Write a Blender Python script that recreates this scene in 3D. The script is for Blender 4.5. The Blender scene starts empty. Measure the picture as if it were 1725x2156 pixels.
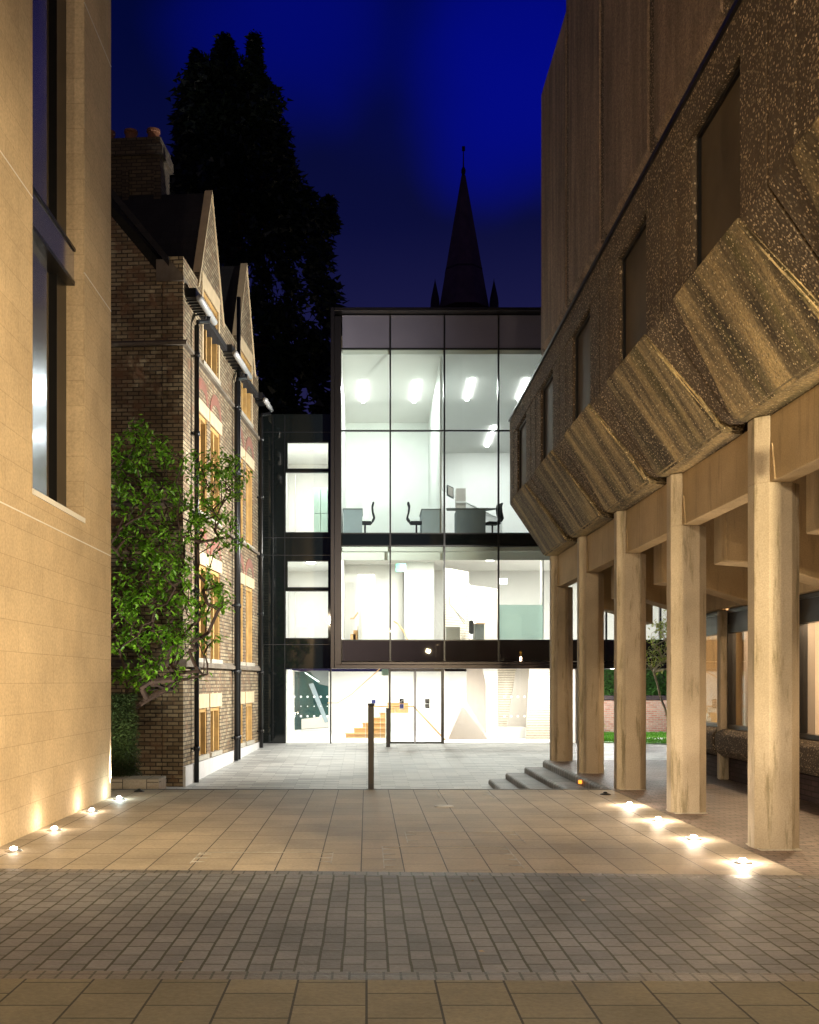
import bpy, bmesh, math, random
from mathutils import Vector, Matrix, noise
random.seed(7)
S = bpy.context.scene
COL = S.collection
PI = math.pi
# ------------------------------------------------------------------ camera
F, VX, VY, EYE = 2200.0, 772.0, 1434.0, 1.75      # focal length and vanishing point in a 1725x2156 frame
cam = bpy.data.objects.new('camera', bpy.data.cameras.new('camera'))
COL.objects.link(cam)
cam.location = (0, 0, EYE)
cam.rotation_euler = (math.radians(90), 0, 0)
cam.data.sensor_width = 36
cam.data.lens = F / 2156 * 36
cam.data.shift_x = (862.5 - VX) / 2156
cam.data.shift_y = (VY - 1078) / 2156
cam.data.clip_start = 0.05
cam.data.clip_end = 2000
S.camera = cam
# ------------------------------------------------------------------ world: night sky, deep blue with soft cloud
W = bpy.data.worlds.new('World'); S.world = W; W.use_nodes = True
nt = W.node_tree; nt.nodes.clear()
def wn(t, **k):
    n = nt.nodes.new(t)
    for a, b in k.items(): setattr(n, a, b)
    return n
wout = wn('ShaderNodeOutputWorld'); wbg = wn('ShaderNodeBackground'); wtc = wn('ShaderNodeTexCoord')
wsep = wn('ShaderNodeSeparateXYZ'); nt.links.new(wtc.outputs['Generated'], wsep.inputs[0])
wr = wn('ShaderNodeValToRGB')
els = wr.color_ramp.elements
els[0].position = 0.0; els[0].color = (0.030, 0.024, 0.070, 1)
els[1].position = 0.52; els[1].color = (0.0008, 0.0024, 0.034, 1)
e = els.new(0.30); e.color = (0.012, 0.012, 0.060, 1)
e = els.new(0.40); e.color = (0.0035, 0.0045, 0.040, 1)
nt.links.new(wsep.outputs['Z'], wr.inputs[0])
def blob(d, c0, c1):
    v = Vector(d).normalized()
    vm = wn('ShaderNodeVectorMath', operation='DOT_PRODUCT'); vm.inputs[1].default_value = v
    nrm = wn('ShaderNodeVectorMath', operation='NORMALIZE')
    add = wn('ShaderNodeVectorMath', operation='MULTIPLY_ADD')
    nz = wn('ShaderNodeTexNoise'); nz.inputs['Scale'].default_value = 3.2; nz.inputs['Detail'].default_value = 4.0
    nt.links.new(wtc.outputs['Generated'], nz.inputs['Vector'])
    nt.links.new(nz.outputs['Color'], add.inputs[0]); add.inputs[1].default_value = (0.16, 0.16, 0.16)
    off = wn('ShaderNodeVectorMath', operation='ADD'); off.inputs[1].default_value = (-0.08, -0.08, -0.08)
    nt.links.new(wtc.outputs['Generated'], off.inputs[0]); nt.links.new(off.outputs[0], add.inputs[2])
    nt.links.new(add.outputs[0], nrm.inputs[0]); nt.links.new(nrm.outputs[0], vm.inputs[0])
    mr = wn('ShaderNodeMapRange'); mr.interpolation_type = 'SMOOTHSTEP'
    mr.inputs['From Min'].default_value = c0; mr.inputs['From Max'].default_value = c1
    nt.links.new(vm.outputs['Value'], mr.inputs['Value'])
    return mr.outputs[0]
def dirpx(x, y): return ((x - VX) / F, 1, (VY - y) / F)
prev = wr.outputs[0]
for (px, py, c0, c1, amt) in ((1130, 130, 0.992, 1.0015, 0.8), (600, 60, 0.9935, 1.001, 0.45), (860, -90, 0.985, 1.004, 0.2)):
    m = wn('ShaderNodeMix', data_type='RGBA'); m.blend_type = 'MIX'
    mm = wn('ShaderNodeMath', operation='MULTIPLY'); mm.inputs[1].default_value = amt
    nt.links.new(blob(dirpx(px, py), c0, c1), mm.inputs[0]); nt.links.new(mm.outputs[0], m.inputs['Factor'])
    nt.links.new(prev, m.inputs['A']); m.inputs['B'].default_value = (0.0006, 0.0030, 0.27, 1)
    prev = m.outputs['Result']
nt.links.new(prev, wbg.inputs['Color']); wbg.inputs['Strength'].default_value = 1.0
nt.links.new(wbg.outputs[0], wout.inputs[0])
S.view_settings.view_transform = 'Standard'; S.view_settings.look = 'None'
S.view_settings.exposure = 0; S.view_settings.gamma = 1
S.render.engine = 'CYCLES'
S.cycles.max_bounces = 7; S.cycles.diffuse_bounces = 4; S.cycles.glossy_bounces = 3
S.cycles.transmission_bounces = 4; S.cycles.transparent_max_bounces = 16
S.cycles.sample_clamp_indirect = 4.0; S.cycles.sample_clamp_direct = 0
S.cycles.use_denoising = True
S.cycles.caustics_reflective = False; S.cycles.caustics_refractive = False

# ------------------------------------------------------------------ materials
def mat(name):
    m = bpy.data.materials.new(name); m.use_nodes = True
    t = m.node_tree; b = t.nodes['Principled BSDF']
    return m, t, b
def N(t, typ, **k):
    n = t.nodes.new(typ)
    for a, b in k.items(): setattr(n, a, b)
    return n
def coords(t, kind='UV', scale=(1, 1, 1), rot=0.0):
    tc = N(t, 'ShaderNodeTexCoord'); mp = N(t, 'ShaderNodeMapping')
    mp.inputs['Scale'].default_value = scale; mp.inputs['Rotation'].default_value = (0, 0, rot)
    t.links.new(tc.outputs[kind], mp.inputs['Vector'])
    return mp.outputs[0]
def wpos(t, scale=(1, 1, 1)):
    g = N(t, 'ShaderNodeNewGeometry'); mp = N(t, 'ShaderNodeMapping'); mp.inputs['Scale'].default_value = scale
    t.links.new(g.outputs['Position'], mp.inputs['Vector']); return mp.outputs[0]
def noise_n(t, vec, scale, detail=4, rough=0.6):
    n = N(t, 'ShaderNodeTexNoise'); n.inputs['Scale'].default_value = scale
    n.inputs['Detail'].default_value = detail; n.inputs['Roughness'].default_value = rough
    t.links.new(vec, n.inputs['Vector']); return n.outputs['Fac']
def ramp(t, fac, stops):
    r = N(t, 'ShaderNodeValToRGB'); e = r.color_ramp.elements
    e[0].position, e[0].color = stops[0][0], (*stops[0][1], 1)
    e[1].position, e[1].color = stops[-1][0], (*stops[-1][1], 1)
    for p, c in stops[1:-1]:
        x = e.new(p); x.color = (*c, 1)
    t.links.new(fac, r.inputs[0]); return r.outputs[0]
def mix(t, a, b, fac, mode='MIX'):
    m = N(t, 'ShaderNodeMix', data_type='RGBA'); m.blend_type = mode
    for s, v in (('A', a), ('B', b), ('Factor', fac)):
        if hasattr(v, 'links'): t.links.new(v, m.inputs[s])
        elif s == 'Factor': m.inputs[s].default_value = v
        else: m.inputs[s].default_value = (*v, 1)
    return m.outputs['Result']
def bump(t, b, h, strength=0.4, dist=0.01):
    n = N(t, 'ShaderNodeBump'); n.inputs['Strength'].default_value = strength; n.inputs['Distance'].default_value = dist
    t.links.new(h, n.inputs['Height']); t.links.new(n.outputs[0], b.inputs['Normal'])
def plain(name, col, rough=0.5, metal=0.0, var=0.12, scale=3.0, spec=0.5):
    m, t, b = mat(name)
    v = wpos(t)
    f = noise_n(t, v, scale, 5)
    c = ramp(t, f, [(0.3, tuple(x * (1 - var) for x in col)), (0.7, tuple(min(1, x * (1 + var)) for x in col))])
    t.links.new(c, b.inputs['Base Color']); b.inputs['Roughness'].default_value = rough
    b.inputs['Metallic'].default_value = metal; b.inputs['Specular IOR Level'].default_value = spec
    return m
def emis(name, col, s):
    m, t, b = mat(name)
    b.inputs['Base Color'].default_value = (*[min(1, c) for c in col], 1)
    b.inputs['Emission Color'].default_value = (*col, 1); b.inputs['Emission Strength'].default_value = s
    return m
def brickmat(name, c1, c2, mortar, bw, rh, ms, kind='UV', offset=0.5, rough=0.85, dirt=0.35, bstr=0.5, swap=False, squash=1, nscale=0.9, bias=0.0, mottling=None, offv=(0, 0, 0), warp=0.0, dirtlo=0.45):
    m, t, b = mat(name)
    tc = N(t, 'ShaderNodeTexCoord') if kind == 'UV' else N(t, 'ShaderNodeNewGeometry')
    mp = N(t, 'ShaderNodeMapping')
    t.links.new(tc.outputs['UV' if kind == 'UV' else 'Position'], mp.inputs['Vector'])
    mp.inputs['Location'].default_value = offv
    if swap: mp.inputs['Rotation'].default_value = (0, 0, PI / 2)
    vec = mp.outputs[0]
    if warp:
        nz = N(t, 'ShaderNodeTexNoise'); nz.inputs['Scale'].default_value = 2.3; nz.inputs['Detail'].default_value = 3
        t.links.new(vec, nz.inputs['Vector'])
        ma = N(t, 'ShaderNodeVectorMath', operation='MULTIPLY_ADD'); ma.inputs[1].default_value = (warp, warp, 0)
        t.links.new(nz.outputs['Color'], ma.inputs[0]); t.links.new(vec, ma.inputs[2]); vec = ma.outputs[0]
    br = N(t, 'ShaderNodeTexBrick'); br.offset = offset; br.squash = squash
    br.inputs['Color1'].default_value = (*c1, 1); br.inputs['Color2'].default_value = (*c2, 1)
    br.inputs['Mortar'].default_value = (*mortar, 1); br.inputs['Scale'].default_value = 1
    br.inputs['Mortar Size'].default_value = ms; br.inputs['Mortar Smooth'].default_value = 0.1
    br.inputs['Brick Width'].default_value = bw; br.inputs['Row Height'].default_value = rh
    br.inputs['Bias'].default_value = bias
    t.links.new(vec, br.inputs['Vector'])
    pw = wpos(t)
    n1 = noise_n(t, pw, nscale, 6, 0.65); n2 = noise_n(t, pw, 28, 4, 0.7)
    d1 = ramp(t, n1, [(0.3, (1 - dirt,) * 3), (0.72, (1.12,) * 3)])
    d2 = ramp(t, n2, [(0.3, (0.8,) * 3), (0.7, (1.15,) * 3)])
    c = mix(t, br.outputs['Color'], d1, 1.0, 'MULTIPLY'); c = mix(t, c, d2, 1.0, 'MULTIPLY')
    if mottling:
        n3 = noise_n(t, wpos(t, (1, 1, 1)), 2.2, 5, 0.7)
        f3 = ramp(t, n3, [(0.52, (0, 0, 0)), (0.68, (1, 1, 1))])
        c = mix(t, c, mottling, f3)
    t.links.new(c, b.inputs['Base Color']); b.inputs['Roughness'].default_value = rough
    mth = N(t, 'ShaderNodeMath', operation='MULTIPLY_ADD'); t.links.new(br.outputs['Fac'], mth.inputs[0]); mth.inputs[1].default_value = -1.0
    t.links.new(n2, mth.inputs[2]); bump(t, b, mth.outputs[0], bstr, 0.012)
    return m
def aggregate(name, dark, light, streak=True, stone=(0.42, 0.36, 0.27), dens=0.42, vs=42, moss=(0.10, 0.095, 0.03), soft=False):
    m, t, b = mat(name)
    g = N(t, 'ShaderNodeNewGeometry')
    vo = N(t, 'ShaderNodeTexVoronoi'); vo.inputs['Scale'].default_value = vs; t.links.new(g.outputs['Position'], vo.inputs['Vector'])
    sep = N(t, 'ShaderNodeSeparateColor'); t.links.new(vo.outputs['Color'], sep.inputs[0])
    sel = N(t, 'ShaderNodeMath', operation='LESS_THAN'); sel.inputs[1].default_value = dens; t.links.new(sep.outputs[0], sel.inputs[0])
    near = N(t, 'ShaderNodeMath', operation='LESS_THAN'); near.inputs[1].default_value = 0.42; t.links.new(vo.outputs['Distance'], near.inputs[0])
    peb = N(t, 'ShaderNodeMath', operation='MULTIPLY'); t.links.new(sel.outputs[0], peb.inputs[0]); t.links.new(near.outputs[0], peb.inputs[1])
    big = noise_n(t, wpos(t), 0.8, 5, 0.6)
    base = ramp(t, big, [(0.3, dark), (0.7, light)])
    if streak:
        tc = N(t, 'ShaderNodeTexCoord'); mp = N(t, 'ShaderNodeMapping'); mp.inputs['Scale'].default_value = (2.2, 0.2, 1)
        t.links.new(tc.outputs['UV'], mp.inputs['Vector'])
        oi = N(t, 'ShaderNodeObjectInfo'); ad = N(t, 'ShaderNodeVectorMath', operation='ADD')
        sc = N(t, 'ShaderNodeVectorMath', operation='SCALE'); sc.inputs['Scale'].default_value = 37.0
        cmb = N(t, 'ShaderNodeCombineXYZ'); t.links.new(oi.outputs['Random'], cmb.inputs[0]); t.links.new(oi.outputs['Random'], cmb.inputs[2])
        t.links.new(cmb.outputs[0], sc.inputs[0]); t.links.new(mp.outputs[0], ad.inputs[0]); t.links.new(sc.outputs[0], ad.inputs[1])
        st = noise_n(t, ad.outputs[0], 1.5, 3, 0.55); gr = noise_n(t, wpos(t), 26, 4, 0.75)
        s2 = ramp(t, st, [(0.36, (0.62,) * 3), (0.50, (0.9,) * 3), (0.64, (1.2,) * 3)] if soft else [(0.38, (0.16, 0.14, 0.13)), (0.50, (0.7, 0.7, 0.7)), (0.62, (1.6, 1.55, 1.4))])
        base = mix(t, base, s2, 1.0, 'MULTIPLY')
        base = mix(t, base, ramp(t, gr, [(0.35, (0.45,) * 3), (0.65, (1.45,) * 3)]), 0.8, 'MULTIPLY')
        ms = noise_n(t, ad.outputs[0], 1.1, 3, 0.5)
        mf = ramp(t, ms, [(0.55, (0, 0, 0)), (0.7, (0.55,) * 3)])
        base = mix(t, base, moss, mf)
    stc = ramp(t, sep.outputs[1], [(0.0, tuple(x * .35 for x in stone)), (0.6, tuple(x * .6 for x in stone)), (1.0, tuple(min(1, x * 1.25) for x in stone))])
    c = mix(t, base, stc, peb.outputs[0])
    sub = N(t, 'ShaderNodeMath', operation='SUBTRACT'); sub.inputs[0].default_value = 1.0; t.links.new(vo.outputs['Distance'], sub.inputs[1])
    t.links.new(c, b.inputs['Base Color']); b.inputs['Roughness'].default_value = 0.82
    bump(t, b, sub.outputs[0], 0.9, 0.012)
    return m
def concrete(name, c0, c1, stain=(0.10, 0.085, 0.05), streaks=1.0):
    m, t, b = mat(name)
    n1 = noise_n(t, wpos(t), 1.6, 6, 0.6)
    col = ramp(t, n1, [(0.3, c0), (0.7, c1)])
    n2 = noise_n(t, wpos(t, (4.5, 4.5, 0.5)), 1.6, 8, 0.72)
    f2 = ramp(t, n2, [(0.54, (0, 0, 0)), (0.63, (0.66 * streaks,) * 3)])
    col = mix(t, col, stain, f2)
    n3 = noise_n(t, wpos(t), 60, 3, 0.7); d = ramp(t, n3, [(0.3, (0.82,) * 3), (0.7, (1.14,) * 3)])
    col = mix(t, col, d, 1.0, 'MULTIPLY')
    t.links.new(col, b.inputs['Base Color']); b.inputs['Roughness'].default_value = 0.8
    bump(t, b, n3, 0.35, 0.006); return m
def glassmat(name, tint=(0.93, 0.96, 0.94), refl=0.08, rough=0.0):
    m = bpy.data.materials.new(name); m.use_nodes = True; t = m.node_tree; t.nodes.clear()
    o = N(t, 'ShaderNodeOutputMaterial'); tr = N(t, 'ShaderNodeBsdfTransparent'); gl = N(t, 'ShaderNodeBsdfGlossy')
    mx = N(t, 'ShaderNodeMixShader'); lw = N(t, 'ShaderNodeLayerWeight'); pw_ = N(t, 'ShaderNodeMath', operation='POWER'); pw_.inputs[1].default_value = 5.0
    t.links.new(lw.outputs['Facing'], pw_.inputs[0]); fr = N(t, 'ShaderNodeMath', operation='MULTIPLY_ADD'); t.links.new(pw_.outputs[0], fr.inputs[0]); fr.inputs[1].default_value = .85; fr.inputs[2].default_value = .04
    tr.inputs['Color'].default_value = (*tint, 1); gl.inputs['Roughness'].default_value = rough
    t.links.new(fr.outputs[0], mx.inputs[0]); t.links.new(tr.outputs[0], mx.inputs[1]); t.links.new(gl.outputs[0], mx.inputs[2])
    t.links.new(mx.outputs[0], o.inputs[0]); return m
def leafmat(name, c0, c1, trans=0.35, rough=0.5, scale=2.5):
    m, t, b = mat(name)
    n = noise_n(t, wpos(t), scale, 3, 0.7)
    c = ramp(t, n, [(0.32, c0), (0.68, c1)])
    t.links.new(c, b.inputs['Base Color']); b.inputs['Roughness'].default_value = rough
    tl = N(t, 'ShaderNodeBsdfTranslucent'); t.links.new(c, tl.inputs[0]); mx = N(t, 'ShaderNodeMixShader'); mx.inputs[0].default_value = trans
    out = t.nodes['Material Output']
    t.links.new(b.outputs[0], mx.inputs[1]); t.links.new(tl.outputs[0], mx.inputs[2]); t.links.new(mx.outputs[0], out.inputs[0])
    return m

M = {}
M['ashlar'] = brickmat('ashlar', (0.60, 0.465, 0.305), (0.55, 0.42, 0.27), (0.43, 0.325, 0.205), 0.86, 0.345, 0.004, dirt=0.24, bstr=0.12, nscale=0.7)
M['victorian'] = brickmat('victorian', (0.47, 0.38, 0.235), (0.22, 0.15, 0.08), (0.085, 0.065, 0.045), 0.25, 0.088, 0.013, dirt=0.45, bstr=0.7, nscale=0.8, mottling=(0.20, 0.11, 0.06))
M['darkbrick'] = brickmat('darkbrick', (0.13, 0.095, 0.06), (0.07, 0.05, 0.035), (0.03, 0.024, 0.018), 0.25, 0.088, 0.012, dirt=0.4, bstr=0.7)  # chimney brick, darker than the walls
M['gardenbrick'] = brickmat('gardenbrick', (0.42, 0.17, 0.12), (0.52, 0.30, 0.24), (0.42, 0.36, 0.30), 0.235, 0.08, 0.014, dirt=0.3, bstr=0.5)
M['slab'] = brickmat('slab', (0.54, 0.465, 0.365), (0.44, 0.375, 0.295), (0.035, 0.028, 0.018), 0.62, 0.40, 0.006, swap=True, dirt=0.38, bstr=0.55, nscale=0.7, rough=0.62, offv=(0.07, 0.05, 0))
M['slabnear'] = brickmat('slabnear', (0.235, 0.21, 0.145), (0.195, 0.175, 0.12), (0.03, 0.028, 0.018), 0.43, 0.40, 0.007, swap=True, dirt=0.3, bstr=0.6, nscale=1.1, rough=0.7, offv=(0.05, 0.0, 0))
M['paver'] = brickmat('paver', (0.265, 0.265, 0.29), (0.175, 0.175, 0.195), (0.035, 0.038, 0.016), 0.215, 0.143, 0.009, swap=True, dirt=0.42, bstr=0.9, nscale=0.8, rough=0.62, warp=0.018)
M['paverheader'] = brickmat('paverheader', (0.19, 0.165, 0.155), (0.145, 0.13, 0.12), (0.035, 0.032, 0.018), 0.24, 0.102, 0.008, swap=True, dirt=0.35, bstr=0.9, rough=0.5, offset=0.0)
M['terrace'] = brickmat('terrace', (0.29, 0.215, 0.185), (0.18, 0.14, 0.125), (0.04, 0.032, 0.024), 0.215, 0.105, 0.007, dirt=0.35, bstr=0.8, rough=0.5)
M['cobble'] = brickmat('cobble', (0.46, 0.455, 0.43), (0.15, 0.155, 0.155), (0.18, 0.18, 0.17), 0.62, 0.17, 0.006, dirt=0.15, bstr=0.3, rough=0.55, bias=-0.35)
M['stepbrick'] = brickmat('stepbrick', (0.27, 0.24, 0.22), (0.13, 0.115, 0.11), (0.04, 0.04, 0.035), 0.23, 9.0, 0.022, kind='pos', offset=0.0, swap=True, dirt=0.5, bstr=0.9, rough=0.55)
M['plinthbrick'] = brickmat('plinthbrick', (0.07, 0.045, 0.05), (0.045, 0.03, 0.035), (0.02, 0.015, 0.015), 0.225, 0.08, 0.008, dirt=0.3)
M['ribs'] = brickmat('ribs', (0.82, 0.74, 0.63), (0.80, 0.72, 0.61), (0.42, 0.34, 0.26), 30, 0.085, 0.012, dirt=0.03, bstr=0.5)
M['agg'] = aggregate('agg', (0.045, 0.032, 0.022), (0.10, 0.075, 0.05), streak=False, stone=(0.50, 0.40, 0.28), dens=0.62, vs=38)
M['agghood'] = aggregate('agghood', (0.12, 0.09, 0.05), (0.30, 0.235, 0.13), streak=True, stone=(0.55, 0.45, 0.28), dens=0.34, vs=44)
M['aggfine'] = aggregate('aggfine', (0.23, 0.165, 0.12), (0.31, 0.225, 0.165), streak=True, stone=(0.30, 0.23, 0.17), dens=0.3, vs=60, moss=(0.13, 0.10, 0.07), soft=True)
M['concrete'] = concrete('concrete', (0.36, 0.305, 0.22), (0.47, 0.40, 0.30), stain=(0.15, 0.125, 0.06), streaks=1.0)
M['concretebeam'] = concrete('concretebeam', (0.38, 0.285, 0.16), (0.48, 0.36, 0.21), stain=(0.22, 0.17, 0.10), streaks=0.7)
M['sillstone'] = concrete('sillstone', (0.40, 0.37, 0.30), (0.5, 0.46, 0.38), streaks=0.5)
M['dressing'] = plain('dressing', (0.60, 0.47, 0.29), 0.75, var=0.12, scale=4)
M['reveal'] = plain('reveal', (0.50, 0.30, 0.10), 0.75, var=0.25, scale=3)
M['shadestone'] = plain('shadestone', (0.17, 0.14, 0.105), 0.85, var=0.35, scale=2.5)  # stone toned dark to paint in the shade on the string courses
M['whitesill'] = plain('whitesill', (0.75, 0.72, 0.68), 0.5, var=0.04)
M['plinth'] = plain('plinth', (0.66, 0.64, 0.62), 0.7, var=0.08)
M['redarch'] = brickmat('redarch', (0.30, 0.085, 0.055), (0.25, 0.07, 0.045), (0.26, 0.2, 0.15), 0.09, 0.9, 0.014, dirt=0.25)
M['slate'] = brickmat('slate', (0.022, 0.019, 0.02), (0.015, 0.013, 0.014), (0.008, 0.008, 0.008), 0.28, 0.2, 0.006, dirt=0.3)
M['blackmetal'] = plain('blackmetal', (0.010, 0.010, 0.011), 0.28, 0.0, spec=0.35)
M['darkmetal'] = plain('darkmetal', (0.03, 0.03, 0.035), 0.35, 0.6)
M['bollard'] = plain('bollard', (0.03, 0.025, 0.022), 0.45, 0.3, var=0.15)
M['bluemetal'] = plain('bluemetal', (0.42, 0.43, 0.50), 0.16, 0.85, var=0.06)
M['bronze'] = plain('bronze', (0.045, 0.04, 0.04), 0.3, 0.8, var=0.05)
M['coverframe'] = plain('coverframe', (0.5, 0.49, 0.47), 0.6, 0.2, var=0.4, scale=5)
M['steel'] = plain('steel', (0.6, 0.6, 0.62), 0.35, 0.9)
M['greygutter'] = plain('greygutter', (0.5, 0.5, 0.5), 0.4, 0.3)
M['terracotta'] = plain('terracotta', (0.22, 0.09, 0.045), 0.7)
M['spandrel'] = plain('spandrel', (0.035, 0.027, 0.027), 0.012, 0.0, var=0.1, scale=0.6, spec=0.25)
M['spandreltop'] = plain('spandreltop', (0.15, 0.14, 0.18), 0.25, 0.0, var=0.12, scale=0.4, spec=0.7)
M['darkglass'] = plain('darkglass', (0.006, 0.008, 0.008), 0.04, 0.0, var=0.2, scale=0.4, spec=0.6)
M['greyglass'] = plain('greyglass', (0.085, 0.07, 0.052), 0.55, 0.0, var=0.35, scale=0.9, spec=0.15)
M['glass'] = glassmat('glass')
m_, t_, b_ = mat('frost'); M['frost'] = m_
b_.inputs['Base Color'].default_value = (.5, .6, .56, 1); tl_ = N(t_, 'ShaderNodeBsdfTranslucent'); tl_.inputs[0].default_value = (.55, .64, .61, 1)
mx_ = N(t_, 'ShaderNodeMixShader'); mx_.inputs[0].default_value = .8
t_.links.new(b_.outputs[0], mx_.inputs[1]); t_.links.new(tl_.outputs[0], mx_.inputs[2]); t_.links.new(mx_.outputs[0], t_.nodes['Material Output'].inputs[0])
m_, t_, b_ = mat('frostwhite'); M['frostwhite'] = m_
tl_ = N(t_, 'ShaderNodeBsdfTranslucent'); tl_.inputs[0].default_value = (.95, .95, .95, 1); b_.inputs['Base Color'].default_value = (.8, .8, .8, 1)
mx_ = N(t_, 'ShaderNodeMixShader'); mx_.inputs[0].default_value = .8
t_.links.new(b_.outputs[0], mx_.inputs[1]); t_.links.new(tl_.outputs[0], mx_.inputs[2]); t_.links.new(mx_.outputs[0], t_.nodes['Material Output'].inputs[0])
M['white'] = plain('white', (0.80, 0.79, 0.76), 0.7, var=0.015)
M['palewall'] = plain('palewall', (0.75, 0.78, 0.75), 0.7, var=0.02)
M['pinkwall'] = plain('pinkwall', (0.80, 0.70, 0.64), 0.7, var=0.015)
M['greywall'] = plain('greywall', (0.55, 0.50, 0.45), 0.7, var=0.03)
M['whitefloor'] = plain('whitefloor', (0.72, 0.70, 0.67), 0.4, var=0.03)
M['carpet'] = plain('carpet', (0.16, 0.17, 0.17), 0.9, var=0.1)
M['wood'] = brickmat('wood', (0.72, 0.42, 0.19), (0.64, 0.37, 0.16), (0.45, 0.26, 0.1), 1.4, 0.5, 0.003, dirt=0.15, bstr=0.05, rough=0.5)
M['deskgrey'] = plain('deskgrey', (0.24, 0.30, 0.34), 0.5, var=0.05)
M['tablegrey'] = plain('tablegrey', (0.14, 0.16, 0.16), 0.5, var=0.05)
M['blackfabric'] = plain('blackfabric', (0.02, 0.022, 0.025), 0.8)
M['locker'] = plain('locker', (0.50, 0.68, 0.60), 0.5, var=0.02)
M['teal'] = plain('teal', (0.02, 0.055, 0.055), 0.1, var=0.3, scale=1.2)
M['brass'] = plain('brass', (0.5, 0.25, 0.1), 0.6)
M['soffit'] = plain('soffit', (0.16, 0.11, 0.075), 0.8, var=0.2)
M['churchstone'] = plain('churchstone', (0.16, 0.085, 0.07), 0.85, var=0.25, scale=0.8)
M['churchdark'] = plain('churchdark', (0.05, 0.03, 0.03), 0.9)
M['bark'] = plain('bark', (0.055, 0.032, 0.022), 0.9, var=0.4, scale=9)
M['palebark'] = plain('palebark', (0.42, 0.34, 0.24), 0.8, var=0.3, scale=9)
M['leaf'] = leafmat('leaf', (0.07, 0.21, 0.010), (0.30, 0.58, 0.04), 0.45, 0.4, 7.0)
M['leafdark'] = leafmat('leafdark', (0.018, 0.035, 0.010), (0.05, 0.075, 0.018), 0.2)
M['conifer'] = leafmat('conifer', (0.010, 0.017, 0.010), (0.022, 0.034, 0.017), 0.15, scale=0.8)
M['hedge'] = leafmat('hedge', (0.03, 0.09, 0.02), (0.08, 0.20, 0.04), 0.25)
M['sapling'] = leafmat('sapling', (0.22, 0.30, 0.05), (0.42, 0.42, 0.10), 0.35)
M['grass'] = leafmat('grass', (0.06, 0.20, 0.015), (0.12, 0.32, 0.03), 0.3, scale=1.0)
M['soil'] = plain('soil', (0.08, 0.06, 0.045), 0.95, var=0.4, scale=6)
M['gravel'] = plain('gravel', (0.20, 0.17, 0.13), 0.95, var=0.6, scale=30)
M['signblue'] = plain('signblue', (0.03, 0.06, 0.35), 0.4)
M['signgreen'] = emis('signgreen', (0.12, 0.75, 0.45), 0.9)
M['e_strip'] = emis('e_strip', (1, 1, 1), 14.0)
M['e_spot'] = emis('e_spot', (1.0, 0.97, 0.92), 30.0)
M['e_ground'] = emis('e_ground', (1.0, 0.86, 0.68), 90.0)
M['e_cool'] = emis('e_cool', (0.85, 1.0, 0.95), 60.0)
M['e_orange'] = emis('e_orange', (1.0, 0.28, 0.03), 2.2)
M['e_street'] = emis('e_street', (1.0, 0.72, 0.40), 20.0)
M['e_yellow'] = emis('e_yellow', (1.0, 0.62, 0.08), 2.0)
M['e_box'] = emis('e_box', (1, 1, 0.97), 4.0)
M['e_line'] = emis('e_line', (0.9, 1.0, 0.97), 3.0)

# ------------------------------------------------------------------ mesh helpers
OFF = {}
def P(x, y, Y): return Vector(((x - VX) / F * Y, Y, EYE + (VY - y) / F * Y))
def nb(): return bmesh.new()
def box(bm, x0, x1, y0, y1, z0, z1):
    if x0 > x1: x0, x1 = x1, x0
    if y0 > y1: y0, y1 = y1, y0
    if z0 > z1: z0, z1 = z1, z0
    v = [bm.verts.new((x, y, z)) for z in (z0, z1) for y in (y0, y1) for x in (x0, x1)]
    for f in ((0, 2, 3, 1), (4, 5, 7, 6), (0, 1, 5, 4), (2, 6, 7, 3), (0, 4, 6, 2), (1, 3, 7, 5)):
        bm.faces.new([v[i] for i in f])
def hull(bm, pts):
    b2 = bmesh.new()
    for p in pts: b2.verts.new(p)
    bmesh.ops.convex_hull(b2, input=b2.verts)
    bmesh.ops.dissolve_limit(b2, angle_limit=0.02, verts=b2.verts, edges=b2.edges)
    mp = {}
    for v in b2.verts:
        if v.link_faces: mp[v] = bm.verts.new(v.co)
    for f in b2.faces: bm.faces.new([mp[v] for v in f.verts])
    b2.free()
def prism(bm, poly, d):
    """closed prism: polygon (list of Vector) extruded by vector d"""
    d = Vector(d); a = [bm.verts.new(Vector(p)) for p in poly]; b = [bm.verts.new(Vector(p) + d) for p in poly]
    n = len(poly)
    fs = [bm.faces.new(a), bm.faces.new(b[::-1])]
    for i in range(n): fs.append(bm.faces.new((a[i], b[i], b[(i + 1) % n], a[(i + 1) % n])))
    bmesh.ops.recalc_face_normals(bm, faces=fs)
def tube(bm, pts, r, seg=8, caps=True):
    pts = [Vector(p) for p in pts]; rings = []
    rs = r if isinstance(r, (list, tuple)) else [r] * len(pts)
    for i, p in enumerate(pts):
        if i == 0: d = pts[1] - p
        elif i == len(pts) - 1: d = p - pts[i - 1]
        else: d = (pts[i + 1] - p).normalized() + (p - pts[i - 1]).normalized()
        if d.length < 1e-6: d = Vector((0, 0, 1))
        d.normalize()
        ref = Vector((0, 0, 1)) if abs(d.z) < 0.9 else Vector((1, 0, 0))
        a = d.cross(ref).normalized(); b = d.cross(a)
        rings.append([bm.verts.new(p + (a * math.cos(2 * PI * k / seg) + b * math.sin(2 * PI * k / seg)) * rs[i]) for k in range(seg)])
    for i in range(len(rings) - 1):
        for k in range(seg):
            bm.faces.new((rings[i][k], rings[i][(k + 1) % seg], rings[i + 1][(k + 1) % seg], rings[i + 1][k]))
    if caps:
        bm.faces.new(rings[0][::-1]); bm.faces.new(rings[-1])
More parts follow.
